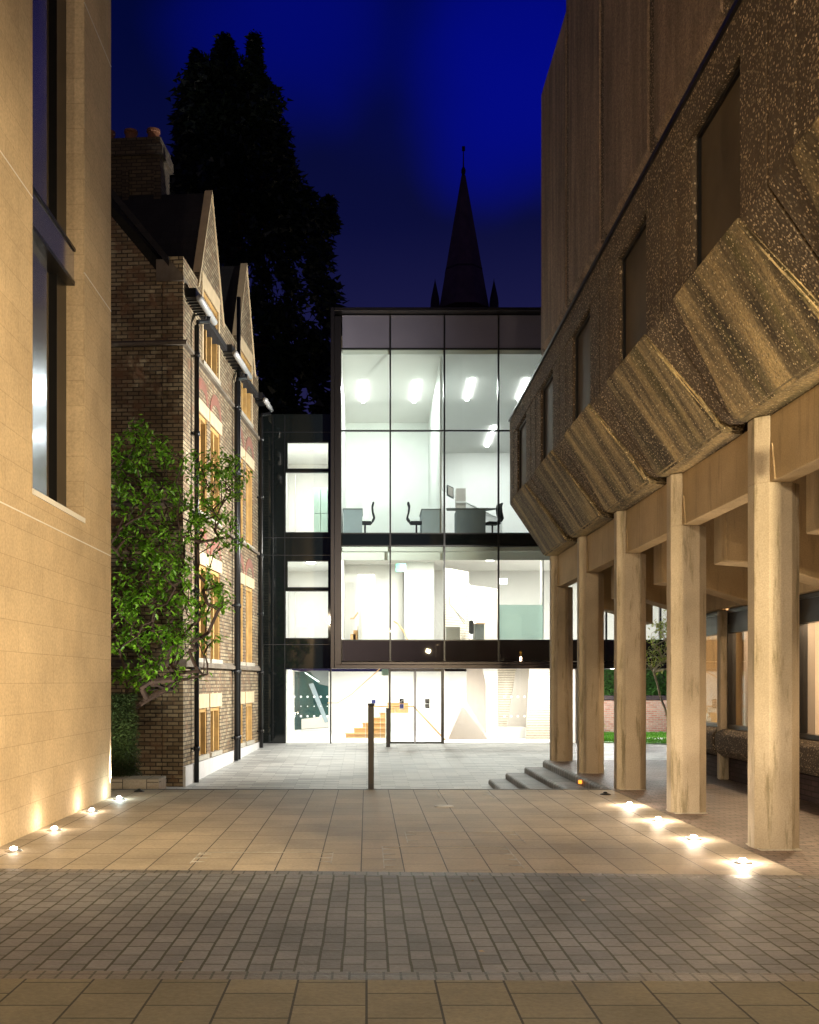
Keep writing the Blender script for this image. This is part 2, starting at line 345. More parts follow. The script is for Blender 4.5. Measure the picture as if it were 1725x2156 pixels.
def lathe(bm, prof, cx, cy, seg=20):
    rings = []
    for r, z in prof:
        rings.append([bm.verts.new((cx + r * math.cos(2 * PI * k / seg), cy + r * math.sin(2 * PI * k / seg), z)) for k in range(seg)])
    for i in range(len(rings) - 1):
        for k in range(seg):
            bm.faces.new((rings[i][k], rings[i][(k + 1) % seg], rings[i + 1][(k + 1) % seg], rings[i + 1][k]))
    bm.faces.new(rings[0][::-1]); bm.faces.new(rings[-1])
def bevel(bm, w, seg=1):
    bmesh.ops.bevel(bm, geom=list(bm.edges), offset=w, segments=seg, affect='EDGES', clamp_overlap=True)
def off_of(o):
    return OFF.get(o.name, Vector((0, 0, 0)))
def obj(name, bm, m, parent=None, smooth=False, norm=True):
    """mesh given in world coordinates; stored relative to the root's base"""
    if norm: bmesh.ops.recalc_face_normals(bm, faces=bm.faces)
    bm.normal_update()
    uv = bm.loops.layers.uv.new('UVMap')
    for f in bm.faces:
        n = f.normal
        if abs(n.z) > 0.93: t, b = Vector((1, 0, 0)), Vector((0, 1, 0))
        else:
            t = Vector((-n.y, n.x, 0)).normalized()
            if abs(t.x) > abs(t.y):
                if t.x < 0: t = -t
            elif t.y < 0: t = -t
            b = n.cross(t)
            if b.z < 0: b = -b
        for l in f.loops: l[uv].uv = (l.vert.co.dot(t), l.vert.co.dot(b))
        f.smooth = smooth
    off = off_of(parent) if parent else Vector((0, 0, 0))
    if off.length: bmesh.ops.translate(bm, verts=bm.verts, vec=-off)
    me = bpy.data.meshes.new(name); bm.to_mesh(me); bm.free()
    ms = m if isinstance(m, (list, tuple)) else [m]
    for k in ms: me.materials.append(k)
    o = bpy.data.objects.new(name, me); COL.objects.link(o)
    if parent: o.parent = parent; OFF[o.name] = off
    return o
def empty(name, loc):
    o = bpy.data.objects.new(name, None); COL.objects.link(o); o.location = loc; o.empty_display_size = 0.2
    OFF[o.name] = Vector(loc); return o
def tag(o, label=None, cat=None, group=None, kind=None):
    if label: o['label'] = label
    if cat: o['category'] = cat
    if group: o['group'] = group
    if kind: o['kind'] = kind
    return o
def thing(name, loc, label, cat, group=None): return tag(empty(name, loc), label, cat, group)
def origin_to(o, loc):
    """move the origin of a one-mesh thing to its base"""
    loc = Vector(loc); o.data.transform(Matrix.Translation(-loc)); o.location = loc; OFF[o.name] = loc; return o
def kids(o): return [c for c in bpy.data.objects if c.parent == o]
def copy_tree(o, loc=None, parent=None):
    c = o.copy(); COL.objects.link(c)
    if parent: c.parent = parent
    if loc is not None: c.location = loc
    for k in kids(o): copy_tree(k, None, c)
    return c
def lamp(kind, name, loc, power, col, parent=None, size=0.1, rot=None, sizey=None, spot=None, blend=0.5, spread=None):
    d = bpy.data.lights.new(name, kind); d.energy = power; d.color = col
    if kind == 'AREA':
        d.size = size
        if sizey: d.shape = 'RECTANGLE'; d.size_y = sizey
        if spread: d.spread = spread
    else: d.shadow_soft_size = size
    if kind == 'SPOT': d.spot_size = spot; d.spot_blend = blend
    o = bpy.data.objects.new(name, d); COL.objects.link(o)
    off = off_of(parent) if parent else Vector((0, 0, 0))
    o.location = Vector(loc) - off
    if rot: o.rotation_euler = rot
    if parent: o.parent = parent
    return o

# ================================================================== GROUND
def sheet(name, pts, m, kind='structure', label=None, thick=None):
    bm = nb(); bm.faces.new([bm.verts.new(p) for p in pts])
    o = obj(name, bm, m, norm=False)
    if o.data.polygons[0].normal.z < 0: o.data.flip_normals()
    return tag(o, kind=kind, label=label)
EDGE = 16.9
gz = lambda Y: -0.22 - 0.0287 * (33 - Y)
# near slabs, paver band, mid slabs
bn = lambda X: 6.12 - 0.012 * X
bf = lambda X: 9.60 - 0.045 * X
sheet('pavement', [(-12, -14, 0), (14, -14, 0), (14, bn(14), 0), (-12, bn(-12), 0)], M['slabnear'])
sheet('paver_band', [(-12, bn(-12) + .17, 0.0), (14, bn(14) + .17, 0.0), (14, bf(14) - .17, 0.0), (-12, bf(-12) - .17, 0.0)], M['paver'])
sheet('paver_edging', [(-12, bn(-12), 0), (14, bn(14), 0), (14, bn(14) + .17, 0), (-12, bn(-12) + .17, 0)], M['paverheader'])
sheet('paver_edging', [(-12, bf(-12) - .17, 0), (14, bf(14) - .17, 0), (14, bf(14), 0), (-12, bf(-12), 0)], M['paverheader'])
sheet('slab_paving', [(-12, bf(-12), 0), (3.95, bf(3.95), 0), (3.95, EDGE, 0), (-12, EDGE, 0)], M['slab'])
# terrace on the right under the concrete building
bm = nb(); v = [(3.95, bf(3.95)), (14, bf(14)), (14, 23.2), (3.95, 23.2)]
prism(bm, [Vector((a, b, 0)) for a, b in v], (0, 0, -1.2)); tag(obj('terrace', bm, M['terrace']), kind='structure')
bm = nb(); box(bm, -12, 3.94, EDGE - .1, EDGE, -1.2, -0.004); tag(obj('retaining_edge', bm, M['stepbrick']), kind='structure')
bm = nb(); box(bm, -12, 3.94, EDGE - .09, EDGE + 0.012, -0.08, 0.006); tag(obj('kerb', bm, M['stepbrick']), kind='structure')
# lower courtyard, sloping gently
sheet('courtyard', [(-14, EDGE, gz(EDGE)), (20, EDGE, gz(EDGE)), (20, 33.05, gz(33.05)), (-14, 33.05, gz(33.05))], M['cobble'])
sheet('ground', [(-400, 33, -0.235), (400, 33, -0.235), (400, 900, -0.235), (-400, 900, -0.235)], M['soil'])
sheet('garden_path', [(6.72, 33.05, gz(33.05)), (20, 33.05, gz(33.05)), (20, 36, -0.2), (6.72, 36, -0.2)], M['plinth'])
# gravel strip by the old building at the foot of the slab edge
bm = nb()
pts = [(-4.6, 17.3), (-4.6, 22.2)] + [(-3.9 + 0.28 * i, 21.9 - 0.10 * i + random.uniform(-.1, .1)) for i in range(11)] + [(-0.6, 17.3)]
v = [bm.verts.new((x, y, gz(y) + 0.02)) for x, y in pts]; bm.faces.new(v)
o = obj('gravel', bm, M['gravel'], norm=False)
if o.data.polygons[0].normal.z < 0: o.data.flip_normals()
tag(o, kind='structure')

# steps, right of centre
st = thing('steps', (3.1, 20, -0.55), 'wide brick steps with rounded nosings going down to the grey courtyard', 'steps')
for k, (x0, z) in enumerate(((3.89, 0.0), (3.48, -0.142), (3.06, -0.268), (2.68, -0.404), (2.28, -0.54))):
    bm = nb(); x1 = 3.945 if k == 0 else (3.89, 3.48, 3.06, 2.68)[k - 1]
    yf = 23.05 - 0.03 * k
    zb = -1.1
    # rounded nose profile extruded along y
    prof = [(x1 - .002, zb), (x1 - .002, z)] + [(x0 + .05 - .05 * math.sin(a), z - .05 + .05 * math.cos(a)) for a in (0, .5, 1.0, 1.5708)] + [(x0, zb)]
    prism(bm, [Vector((x, EDGE + .015, zz)) for x, zz in prof], (0, yf - EDGE, 0))
    if k == 0: bm2 = bm
    o = obj('tread', bm, M['stepbrick'], st)
for k in range(3):
    bm = nb(); c = P((1163, 1244, 1150)[k], (1636, 1652, 1630)[k], 20.3)
    y = (18.9, 17.35, 20.4)[k]; xx = (3.884, 3.884, 3.884)[k]
    lathe(bm, [(0.035, -0.10), (0.035, -0.03)], 0, 0, 12)
    bmesh.ops.rotate(bm, verts=bm.verts, matrix=Matrix.Rotation(PI / 2, 3, 'Y'))
    bmesh.ops.translate(bm, verts=bm.verts, vec=(xx + 0.05, y, -0.075))
    if k < 2:
        o = tag(obj('step_light', bm, M['e_orange']), ('small round orange light in the riser of the top step, farther one', 'small round orange light in the riser of the top step, nearer the slab paving')[k], 'light', 'orange lights in the top step')
        origin_to(o, (xx, y, -0.075))
    else: bm.free()

# lawn, garden wall, hedge
bm = nb(); cs = [(6.9, 36.0)] + [(7.0 + i * 0.9, 33.4 - 1.9 * math.sin(i / 9 * PI / 2)) for i in range(10)] + [(19, 31.0), (19, 39.6), (6.9, 39.6)]
v = [bm.verts.new((x, y, gz(min(y, 33)) + 0.03)) for x, y in cs]; bm.faces.new(v)
o = obj('lawn', bm, M['grass'], norm=False)
if o.data.polygons[0].normal.z < 0: o.data.flip_normals()
tag(o, 'mown green lawn in front of the red brick garden wall', None, None, 'stuff')
bm = nb()
for _ in range(9000):
    x = random.uniform(7.2, 14); y = random.uniform(32.0, 39.5)
    if y < 33.4 - 1.9 * math.sin(min(1, (x - 7) / 8.1) * PI / 2) + .1: continue
    z = gz(min(y, 33)) + 0.03; a = random.uniform(0, PI); h = random.uniform(.03, .07)
    d = Vector((math.cos(a), math.sin(a), 0)) * .02
    p = Vector((x, y, z)); bm.faces.new([bm.verts.new(p - d), bm.verts.new(p + d), bm.verts.new(p + Vector((random.uniform(-.02, .02), 0, h)))])
tag(obj('grass_blades', bm, M['grass'], norm=False), 'short blades of grass on the lawn', None, None, 'stuff')
gw = thing('garden_wall', (11, 39.9, -.2), 'low red brick garden wall with dark coping behind the lawn', 'wall')
bm = nb(); box(bm, 6.5, 22, 39.7, 40.1, -.3, 1.02); obj('wall', bm, M['gardenbrick'], gw)
bm = nb(); box(bm, 6.5, 22, 39.64, 40.16, 1.022, 1.2); bevel(bm, .03); obj('coping', bm, M['plinthbrick'], gw)
def leafcard(bm, p, L, Wd, d=None, droop=0.4):
    if d is None:
        a = random.uniform(0, 2 * PI); d = Vector((math.cos(a), math.sin(a), random.uniform(-droop - .3, .3)))
    d = d.normalized(); s = d.cross(Vector((random.uniform(-.4, .4), random.uniform(-.4, .4), 1))).normalized()
    n = s.cross(d)
    a0 = bm.verts.new(p); a1 = bm.verts.new(p + d * L * .45 + s * Wd * .5 - n * .0); a2 = bm.verts.new(p + d * L - n * L * .12); a3 = bm.verts.new(p + d * L * .45 - s * Wd * .5)
    am = bm.verts.new(p + d * L * .5 - n * Wd * .16)
    bm.faces.new((a0, a1, am)); bm.faces.new((a1, a2, am)); bm.faces.new((a2, a3, am)); bm.faces.new((a3, a0, am))
bm = nb()
for _ in range(15000):
    x = random.uniform(6.6, 15); top = 3.2 + noise.noise(Vector((x * .9, 0, 0))) * .6
    z = random.uniform(1.0, top); y = 40.7 + noise.noise(Vector((x * 1.3, z * 1.3, 3))) * .7 + random.uniform(-.1, .5)
    leafcard(bm, Vector((x, y, z)), random.uniform(.12, .22), .10)
nf_ = len(bm.faces); box(bm, 6.6, 22, 41.15, 42.2, -.2, 3.1); bm.faces.ensure_lookup_table()
for f_ in bm.faces[nf_:]: f_.material_index = 1
hg = obj('hedge', bm, [M['hedge'], M['leafdark']], norm=False); tag(hg, 'overgrown green hedge showing above the brick garden wall', 'hedge'); origin_to(hg, (11, 40.7, 0))
bm = nb()
for _ in range(350):
    a = random.uniform(0, 2 * PI); r = random.uniform(0, .35)
    leafcard(bm, Vector((8.55 + r * math.cos(a) * 1.2, 39.4 + r * math.sin(a) * .4, random.uniform(-.15, .32))), .13, .07)
o = obj('small_shrub', bm, M['sapling'], norm=False); tag(o, 'small light green shrub at the foot of the garden wall', 'shrub'); origin_to(o, (8.55, 39.4, -.2))

# ================================================================== LEFT STONE BUILDING
sb = thing('stone_building', (-6, 8, 0), 'smooth golden ashlar stone building with a tall recessed corner window on the left', 'building')
XW = -3.864; YC = 15.8; ZT = 20
y0, y1, zs = 12.09, 14.31, 3.97
XB = -4.10
bm = nb()
for (a, b, c, d) in ((-10, y0, 0, ZT), (y1, YC, 0, ZT), (y0, y1, 0, zs)):
    box(bm, XB, XW, a, b, c, d)
bmesh.ops.remove_doubles(bm, verts=bm.verts, dist=1e-5)
box(bm, -10, XB, -10, y0 , 0, ZT); box(bm, -10, XB, y1, YC, 0, ZT); box(bm, -10, XB, y0, y1, 0, zs); box(bm, -10, XB - .35, y0, y1, zs, ZT)
obj('wall', bm, M['ashlar'], sb)
for z in (3.64, 7.34, 11.04, 14.7):
    bm = nb()
    for (a, b) in (((-10, YC),) if z < zs else ((-10, y0), (y1, YC))):
        box(bm, XW - .01, XW + .004, a, b, z - .008, z + .008)
    obj('joint_bead', bm, M['whitesill'], sb)
w = obj('window', (lambda b: (box(b, XB - .2, XB - .16, 13.44, 13.86, zs, ZT), b)[1])(nb()), M['darkglass'], sb)
bm = nb(); box(bm, XB - .03, XW + .015, y0 - .02, y1 + .001, zs - .06, zs + .006); obj('sill', bm, M['whitesill'], w)
bm = nb(); box(bm, XB - .1, XB, 12.1, 13.1, zs, 7.19); box(bm, XB - .1, XB, 12.1, 13.1, 7.66, ZT); bevel(bm, .004); obj('metal_panel', bm, M['bluemetal'], w)
bm = nb(); box(bm, XB - .1, XB - .006, 13.108, 13.42, zs, 7.19); box(bm, XB - .1, XB - .006, 13.108, 13.42, 7.66, ZT); bevel(bm, .004); obj('metal_panel', bm, M['bluemetal'], w)
bm = nb(); box(bm, XB - .12, XB - .01, 13.87, y1 - .004, zs, 7.19); box(bm, XB - .12, XB - .01, 13.87, y1 - .004, 7.66, ZT); box(bm, XB - .05, XB - .02, 13.98, 14.06, zs, ZT); obj('frame', bm, M['blackmetal'], w)
bm = nb(); box(bm, XB - .16, XB - .12, 13.43, 13.87, zs, 7.19); box(bm, XB - .16, XB - .12, 13.43, 13.87, 7.66, ZT); obj('pane', bm, M['greyglass'], w)
sp = obj('spandrel_box', (lambda b: (box(b, XB - .15, XW - .135, y0 + .02, y1 - .012, 7.22, 7.62), bevel(b, .006), b)[2])(nb()), M['bluemetal'], sb)
bm = nb(); box(bm, XB - .15, XW - .115, y0 + .02, y1 - .008, 7.625, 7.665); box(bm, XB - .15, XW - .125, y0 + .02, y1 - .01, 7.16, 7.215); obj('edge_trim', bm, M['darkmetal'], sp)
bm = nb(); box(bm, XB - .15, XW - .05, y0 + .02, y1 - .01, 11.7, 12.2); obj('spandrel_box', bm, M['darkmetal'], sb)

# ================================================================== OLD BRICK BUILDING
VA = Vector((-3.948, 22.5, 0)); VD = Vector((.0764, 1, 0)).normalized(); VN = Vector((1, -.0764, 0)).normalized()  # along, outward
def V(s, o, z): return VA + VD * s + VN * o + Vector((0, 0, z))     # s along wall from the corner, o outwards
kY = 1 / VD.y
def sY(Y): return (Y - 22.5) * kY
bb = thing('brick_building', (-6, 26, -.4), 'old yellow brick building with pointed gables, stone mullioned windows and black downpipes', 'building')
def vbox(bm, s0, s1, o0, o1, z0, z1):
    c = [V(s, o, z) for z in (z0, z1) for o in (o0, o1) for s in (s0, s1)]
    v = [bm.verts.new(p) for p in c]
    for f in ((0, 2, 3, 1), (4, 5, 7, 6), (0, 1, 5, 4), (2, 6, 7, 3), (0, 4, 6, 2), (1, 3, 7, 5)): bm.faces.new([v[i] for i in f])
LEN = sY(31.5); EV = 10.25; DEP = 7.5
APEX = [(sY(25.2), 13.5), (sY(29.6), 13.5)]; GH = 1.33 * kY
wins = []  # (s0,s1,z0,z1,lights,kind)
for base in (0.0, 4.42):
    for a in (23.70, 25.12):
        Y = a + base
        wins += [(sY(Y), sY(Y + 1.05), 5.66, 7.92, 2, 'arch'), (sY(Y), sY(Y + 1.05), 2.28, 4.44, 2, 'arch'), (sY(Y), sY(Y + 1.02), 0.03, 1.12, 2, 'flat')]
    wins.append((sY(24.32 + base), sY(25.95 + base), 9.2, 10.9, 3, 'flat'))
# side wall pierced by the window openings, as a grid of blocks
def pierced(bm, s0, s1, z0, z1, holes, o0, o1):
    ss = sorted(set([s0, s1] + [h[0] for h in holes] + [h[1] for h in holes])); zs_ = sorted(set([z0, z1] + [h[2] for h in holes] + [h[3] for h in holes]))
    def solid(i, j):
        if i < 0 or j < 0 or i >= len(ss) - 1 or j >= len(zs_) - 1: return False
        cs, cz = (ss[i] + ss[i + 1]) / 2, (zs_[j] + zs_[j + 1]) / 2
        return not any(h[0] < cs < h[1] and h[2] < cz < h[3] for h in holes)
    def q(*ps): bm.faces.new([bm.verts.new(p) for p in ps])
    for i in range(len(ss) - 1):
        for j in range(len(zs_) - 1):
            if not solid(i, j): continue
            a, b, c, d = ss[i], ss[i + 1], zs_[j], zs_[j + 1]
            q(V(a, o1, c), V(b, o1, c), V(b, o1, d), V(a, o1, d)); q(V(a, o0, c), V(a, o0, d), V(b, o0, d), V(b, o0, c))
            if not solid(i - 1, j): q(V(a, o0, c), V(a, o1, c), V(a, o1, d), V(a, o0, d))
            if not solid(i + 1, j): q(V(b, o1, c), V(b, o0, c), V(b, o0, d), V(b, o1, d))
            if not solid(i, j - 1): q(V(a, o1, c), V(a, o0, c), V(b, o0, c), V(b, o1, c))
            if not solid(i, j + 1): q(V(a, o1, d), V(b, o1, d), V(b, o0, d), V(a, o0, d))
    bmesh.ops.remove_doubles(bm, verts=bm.verts, dist=1e-5)
holes = [w_[:4] for w_ in wins]
bm = nb(); pierced(bm, 0, LEN, -.6, 10.9, [h if h[3] < 10.9 else (h[0], h[1], h[2], 10.9) for h in holes], -.45, 0)
# gables rising above the wall
for s, z in APEX:
    prism(bm, [V(s - GH, -.12, 10.901), V(s + GH, -.12, 10.901), V(s, -.12, z)], VN * .12)
obj('side_wall', bm, M['victorian'], bb)
# gable end facing the camera
bm = nb(); rk = 1.216
zr = EV + .2
prism(bm, [V(0, -.46, -.6), V(0, -.46, zr), V(0, -.46 - 3.9, zr + 3.9 * rk), V(0, -8.3, zr + 0.1), V(0, -8.3, -.6)], VD * .4)
obj('gable_end_wall', bm, M['victorian'], bb)
bm = nb()
prism(bm, [V(-.05, .02, 10.36), V(-.05, .02, 10.47), V(-.05, -.30, 10.83), V(-.05, -.58, 10.83), V(-.05, -.58, 10.36)], VD * .42); obj('kneeler_stone', bm, M['shadestone'], bb)
bm = nb(); prism(bm, [V(-.08, -.3, zr + .42), V(-.08, -4.36, zr + .42 + 4.06 * rk), V(-.08, -4.36, zr + .22 + 4.06 * rk), V(-.08, -.3, zr + .22)], VD * .5); obj('coping', bm, M['slate'], bb)
# roof: main slope + cross gables
bm = nb()
ridge = zr + 4.0 * rk - .4
prism(bm, [V(.42, .12, EV), V(.42, -4.2, ridge), V(.42, -8.4, EV), V(.42, -8.4, EV - .2), V(.42, .12, EV - .15)], VD * (LEN - .3))
for s, z in APEX:
    prism(bm, [V(s - GH - .05, -.145, 10.6), V(s, -.145, z + .02), V(s + GH + .05, -.145, 10.6)], VN * -4.4)
obj('roof', bm, M['slate'], bb)
for s, z in APEX:
    bm = nb()
    for sg in (-1, 1):
        prism(bm, [V(s, -.16, z + .09), V(s + sg * (GH + .07), -.16, 10.75), V(s + sg * (GH + .01), -.16, 10.75), V(s, -.16, z + .0)], VN * .19)
    obj('gable_coping', bm, M['dressing'], bb)
# chimneys
for (s, o, zt, wd, ln, n) in ((2.75, -1.28, 14.95, .9, 1.7, 3), (4.3, -1.45, 13.35, .5, .5, 1)):
    bm = nb(); vbox(bm, s, s + wd, o - ln, o, 9.5, zt - .45); vbox(bm, s - .08, s + wd + .08, o - ln - .08, o + .08, zt - .449, zt - .2); vbox(bm, s - .02, s + wd + .02, o - ln - .02, o + .02, zt - .199, zt)
    if n == 3: vbox(bm, s - .1, s + .3, o - .9, o - .75, 9.5, zt - .8); vbox(bm, s - .1, s + .3, o - .12, o + .06, 9.5, zt - .8)
    ch = obj('chimney', bm, M['darkbrick'], bb)
    for i in range(n):
        bm = nb(); c = V(s + wd / 2, o - ln + (i + .5) * ln / n, 0)
        lathe(bm, [(.17, zt), (.15, zt + .12), (.14, zt + .32), (.17, zt + .34), (.17, zt + .4), (.10, zt + .4)], c.x, c.y, 14)
        obj('chimney_pot', bm, M['terracotta'], ch)
# string courses and plinth
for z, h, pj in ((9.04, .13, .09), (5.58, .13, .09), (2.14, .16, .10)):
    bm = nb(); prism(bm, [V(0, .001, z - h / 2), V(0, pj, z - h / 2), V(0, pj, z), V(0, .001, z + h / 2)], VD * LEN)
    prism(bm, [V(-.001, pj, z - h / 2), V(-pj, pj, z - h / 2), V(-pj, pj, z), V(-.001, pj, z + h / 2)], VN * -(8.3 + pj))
    obj('string_course', bm, M['shadestone'], bb)
bm = nb(); vbox(bm, -.03, LEN + .02, .002, .06, -.7, -.09); obj('plinth', bm, M['plinth'], bb)
# windows: stone surround, mullions, glass
for (s0, s1, z0, z1, nl, kd) in wins:
    bm = nb(); jw = .07
    vbox(bm, s0 + .002, s0 + jw, -.38, -.02, z0, z1); vbox(bm, s1 - jw, s1 - .002, -.38, -.02, z0, z1)
    for i in range(1, nl):
        c = s0 + (s1 - s0) * i / nl; vbox(bm, c - .05, c + .05, -.38, -.045, z0 + .001, z1 - .101)
    vbox(bm, s0 + jw, s1 - jw, -.38, -.03, z1 - .10, z1 - .002)
    wn_ = obj('window', bm, M['reveal'], bb)
    bm = nb(); vbox(bm, s0 + .02, s1 - .02, -.36, -.335, z0 + .02, z1 - .1); obj('pane', bm, M['darkglass'], wn_)
    bm = nb(); lh = .33 if kd == 'flat' else .30
    if z0 > 9:  # tall attic window head
        vbox(bm, s0 - .12, s1 + .12, .001, .02, z1 + .002, z1 + .35); vbox(bm, s0 - .12, s0 - .002, .001, .02, z0, z1 + .001); vbox(bm, s1 + .002, s1 + .12, .001, .02, z0, z1 + .001)
    else: vbox(bm, s0 - .14, s1 + .14, .001, .025, z1 + .002, z1 + lh)
    obj('lintel', bm, M['dressing'], wn_)
    bm = nb(); vbox(bm, s0 - .08, s1 + .08, -.2, .05, z0 - .10, z0 - .001); obj('sill', bm, M['sillstone'], wn_)
    if kd == 'arch':
        bm = nb(); c = (s0 + s1) / 2; hw = (s1 - s0) / 2; zc = z1 + lh - .05; n = 12; rr = []
        for i in range(n + 1):
            a = PI * i / n
            rr.append((V(c - math.cos(a) * (hw - .06), .001, zc + .03 + math.sin(a) * .30), V(c - math.cos(a) * (hw + .10), .001, zc + .03 + math.sin(a) * .56)))
        for i in range(n): prism(bm, [rr[i][0], rr[i + 1][0], rr[i + 1][1], rr[i][1]], VN * .016)
        bmesh.ops.remove_doubles(bm, verts=bm.verts, dist=1e-5)
        obj('brick_arch', bm, M['redarch'], wn_)
        bm = nb(); prism(bm, [r_[0] for r_ in rr], VN * .008); obj('tympanum', bm, M['victorian'], wn_)
# gutters, brackets and downpipes
for i, (sa, sb_, sp_, pipes) in enumerate(((.15, 1.62, 1.0, (sY(23.22),)), (sY(26.45), sY(28.45), sY(28.0), (sY(27.62), sY(27.92))), (sY(30.85), sY(31.9), sY(31.35), (sY(31.33),)))):
    zg = 10.05
    bm = nb(); tube(bm, [V(sa, .32, zg), V(sb_, .32, zg - .03)], .075, 10)
    g = obj('gutter', bm, M['greygutter'], bb, True)
    bm = nb()
    for k in range(6):
        s = sa + .06 + (sb_ - sa - .62) * k / 5
        vbox(bm, s, s + .04, .005, .3, zg - .05, zg - .02)
    vbox(bm, sa, min(sb_ - .5, LEN), .002, .24, zg + .02, zg + .22)
    obj('eaves_bracket', bm, M['blackmetal'], g)
    for j, s in enumerate(pipes):
        bm = nb()
        tp = 9.75 - .1 * j
        top = [V(min(s + .35, sb_ - .1), .32, zg - .05), V(min(s + .35, sb_ - .1), .30, zg - .2), V(s + .08, .13, tp), V(s, .12, tp - .12)]
        if i == 1 and j == 1:
            top = [V(s, .12, 12.0)]
        zb = gz(22.5 + s) + .02 if i else gz(22.5)
        tube(bm, top + [V(s, .12, zb)], .055, 8)
        for z in [9.0 - 1.75 * n for n in range(6)]:
            if z > zb: tube(bm, [V(s, .12, z - .05), V(s, .12, z + .05)], .075, 8); vbox(bm, s - .1, s + .1, .01, .07, z - .02, z + .02)
        obj('downpipe', bm, M['blackmetal'], bb, True)

# ================================================================== GLASS BUILDING
YF = 33.0
fx = lambda x: (x - VX) / F * YF
fz = lambda y: EYE + (VY - y) / F * YF
gbd = thing('glass_building', (3, 33, -.22), 'modern building with big brightly lit glass bays in a bronze frame', 'building')
XR = 15.2
bays = [720, 822, 936, 1050, 1163, 1277, 1391, 1505, 1619, 1733, fx(0) * 0 + 1785]
# bronze frame
bm = nb()
box(bm, fx(697), fx(705), YF - .35, YF + .3, fz(1408), fz(655)); box(bm, fx(705), fx(719), YF - .12, YF + .3, fz(1400), fz(668)); bevel(bm, .01); obj('frame', bm, M['bronze'], gbd)
bm = nb(); box(bm, fx(705.5), XR, YF - .35, YF + .3, fz(1408), fz(1400)); box(bm, fx(719.5), XR, YF - .22, YF + .3, fz(1399.5), fz(1394)); bevel(bm, .008); obj('frame', bm, M['bronze'], gbd)
bm = nb(); box(bm, fx(705.5), XR, YF - .35, YF + .3, fz(662), fz(655)); bevel(bm, .01); obj('frame', bm, M['bronze'], gbd)
def facade_row(y_t, y_b, m, nm, prt, YY=YF, th=.05, bs=bays, gap=1.2):
    for a, b in zip(bs[:-1], bs[1:]):
        bm = nb(); box(bm, fx(a + gap), fx(b - gap), YY, YY + th, fz(y_b), fz(y_t)); obj(nm, bm, m, prt)
facade_row(664, 733, M['spandreltop'], 'spandrel_panel', gbd)
facade_row(1124, 1148, M['darkglass'], 'spandrel_panel', gbd)
facade_row(1349, 1392, M['spandrel'], 'spandrel_panel', gbd)
for (a, b) in ((735, 905), (908, 1122), (1150, 1347)):
    for p, q_ in zip(bays[:-1], bays[1:]):
        bm = nb(); box(bm, fx(p + 1.2), fx(q_ - 1.2), YF + .02, YF + .032, fz(b), fz(a)); obj('window_pane', bm, M['glass'], gbd)
bm = nb()
for x in bays[1:-1]: box(bm, fx(x - 1.7), fx(x + 1.7), YF - .03, YF + .12, fz(1393), fz(663))
obj('mullion', bm, M['blackmetal'], gbd)
bm = nb()
for y in (734, 906.5, 1123, 1149, 1348): box(bm, fx(719), XR, YF - .012, YF + .11, fz(y + 1.3), fz(y - 1.3))
obj('transom', bm, M['blackmetal'], gbd)
# floors, ceilings, walls of the upper rooms
zU0, zU1 = fz(1124), fz(737); zL0, zL1 = fz(1349), fz(1151)
x0, x1 = fx(719), XR
def part(nm, m, *b, par=gbd):
    bm = nb(); box(bm, *b); return obj(nm, bm, m, par)
part('floor_slab', M['carpet'], x0, x1, YF + .16, 44, zU0 - .38, zU0)
part('floor_slab', M['whitefloor'], x0, x1, YF + .16, 44, zL0 - .64, zL0)
part('ceiling', M['white'], x0, x1, YF + .16, 44, zL1, zL1 + .02)
bm = nb()   # upper ceiling slopes down to the rear
prism(bm, [Vector((x0, YF + .16, zU1)), Vector((x0, 44, zU1 - .9)), Vector((x0, 44, zU1 + .5)), Vector((x0, YF + .16, zU1 + .5))], (x1 - x0, 0, 0)); obj('ceiling', bm, M['white'], gbd)
part('roof', M['darkmetal'], fx(706), x1, YF + .31, 44.2, zU1 + .52, fz(657))
part('end_wall', M['white'], x0 - .25, x0, YF + .31, 44, zL0, zU1 + .5)
part('end_wall', M['white'], x1, x1 + .25, YF - .3, 44, zL0 - .6, zU1 + .5)
part('rear_wall', M['palewall'], x0, fx(930), 40.0, 40.2, zU0, zU1)
part('rear_wall', M['white'], fx(930), x1, 43.8, 44, zU0, zU1)
part('partition', M['palewall'], fx(930), fx(933), YF + .6, 43.8, zU0, zU1)
# sloping diagonal rear wall of the right-hand upper room
bm = nb(); prism(bm, [Vector((fx(936), 36.5, zU0)), Vector((fx(1140), 43.5, zU0)), Vector((fx(1150), 43.7, zU0)), Vector((fx(936), 36.8, zU0))], (0, 0, 0.01 + (fz(985) - zU0)))
obj('low_wall', bm, M['white'], gbd)
part('rear_wall', M['white'], x0, fx(860), 38.2, 38.4, zL0, zL1)
part('rear_wall', M['white'], fx(860), x1, 40.2, 40.4, zL0, zL1)
part('partition', M['palewall'], fx(862), fx(932), 37.2, 37.4, zL0, zL1)
part('partition', M['white'], fx(753), fx(790), 35.8, 36.0, zL0, zL1 - .6)
bm = nb(); prism(bm, [P(937, 1196, 35.2), P(937, 1347, 35.2), P(987, 1347, 36.5), P(987, 1204, 36.5)], (0, .12, 0)); obj('ribbed_wall', bm, M['ribs'], gbd)
bm = nb(); prism(bm, [P(988, 1232, 37), P(988, 1349, 37), P(1048, 1349, 37), P(1048, 1240, 37)], (0, .12, 0)); obj('mesh_screen', bm, M['greywall'], gbd)
bm = nb(); prism(bm, [P(989, 1300, 36.9), P(989, 1344, 36.9), P(1003, 1344, 36.9), P(1003, 1300, 36.9)], (0, .05, 0)); obj('doorway', bm, M['e_box'], gbd)
bm = nb(); ol = [(947, 1258), (953, 1249), (967, 1247), (981, 1251), (984, 1262), (984, 1318), (981, 1330), (975, 1333), (975, 1345)]
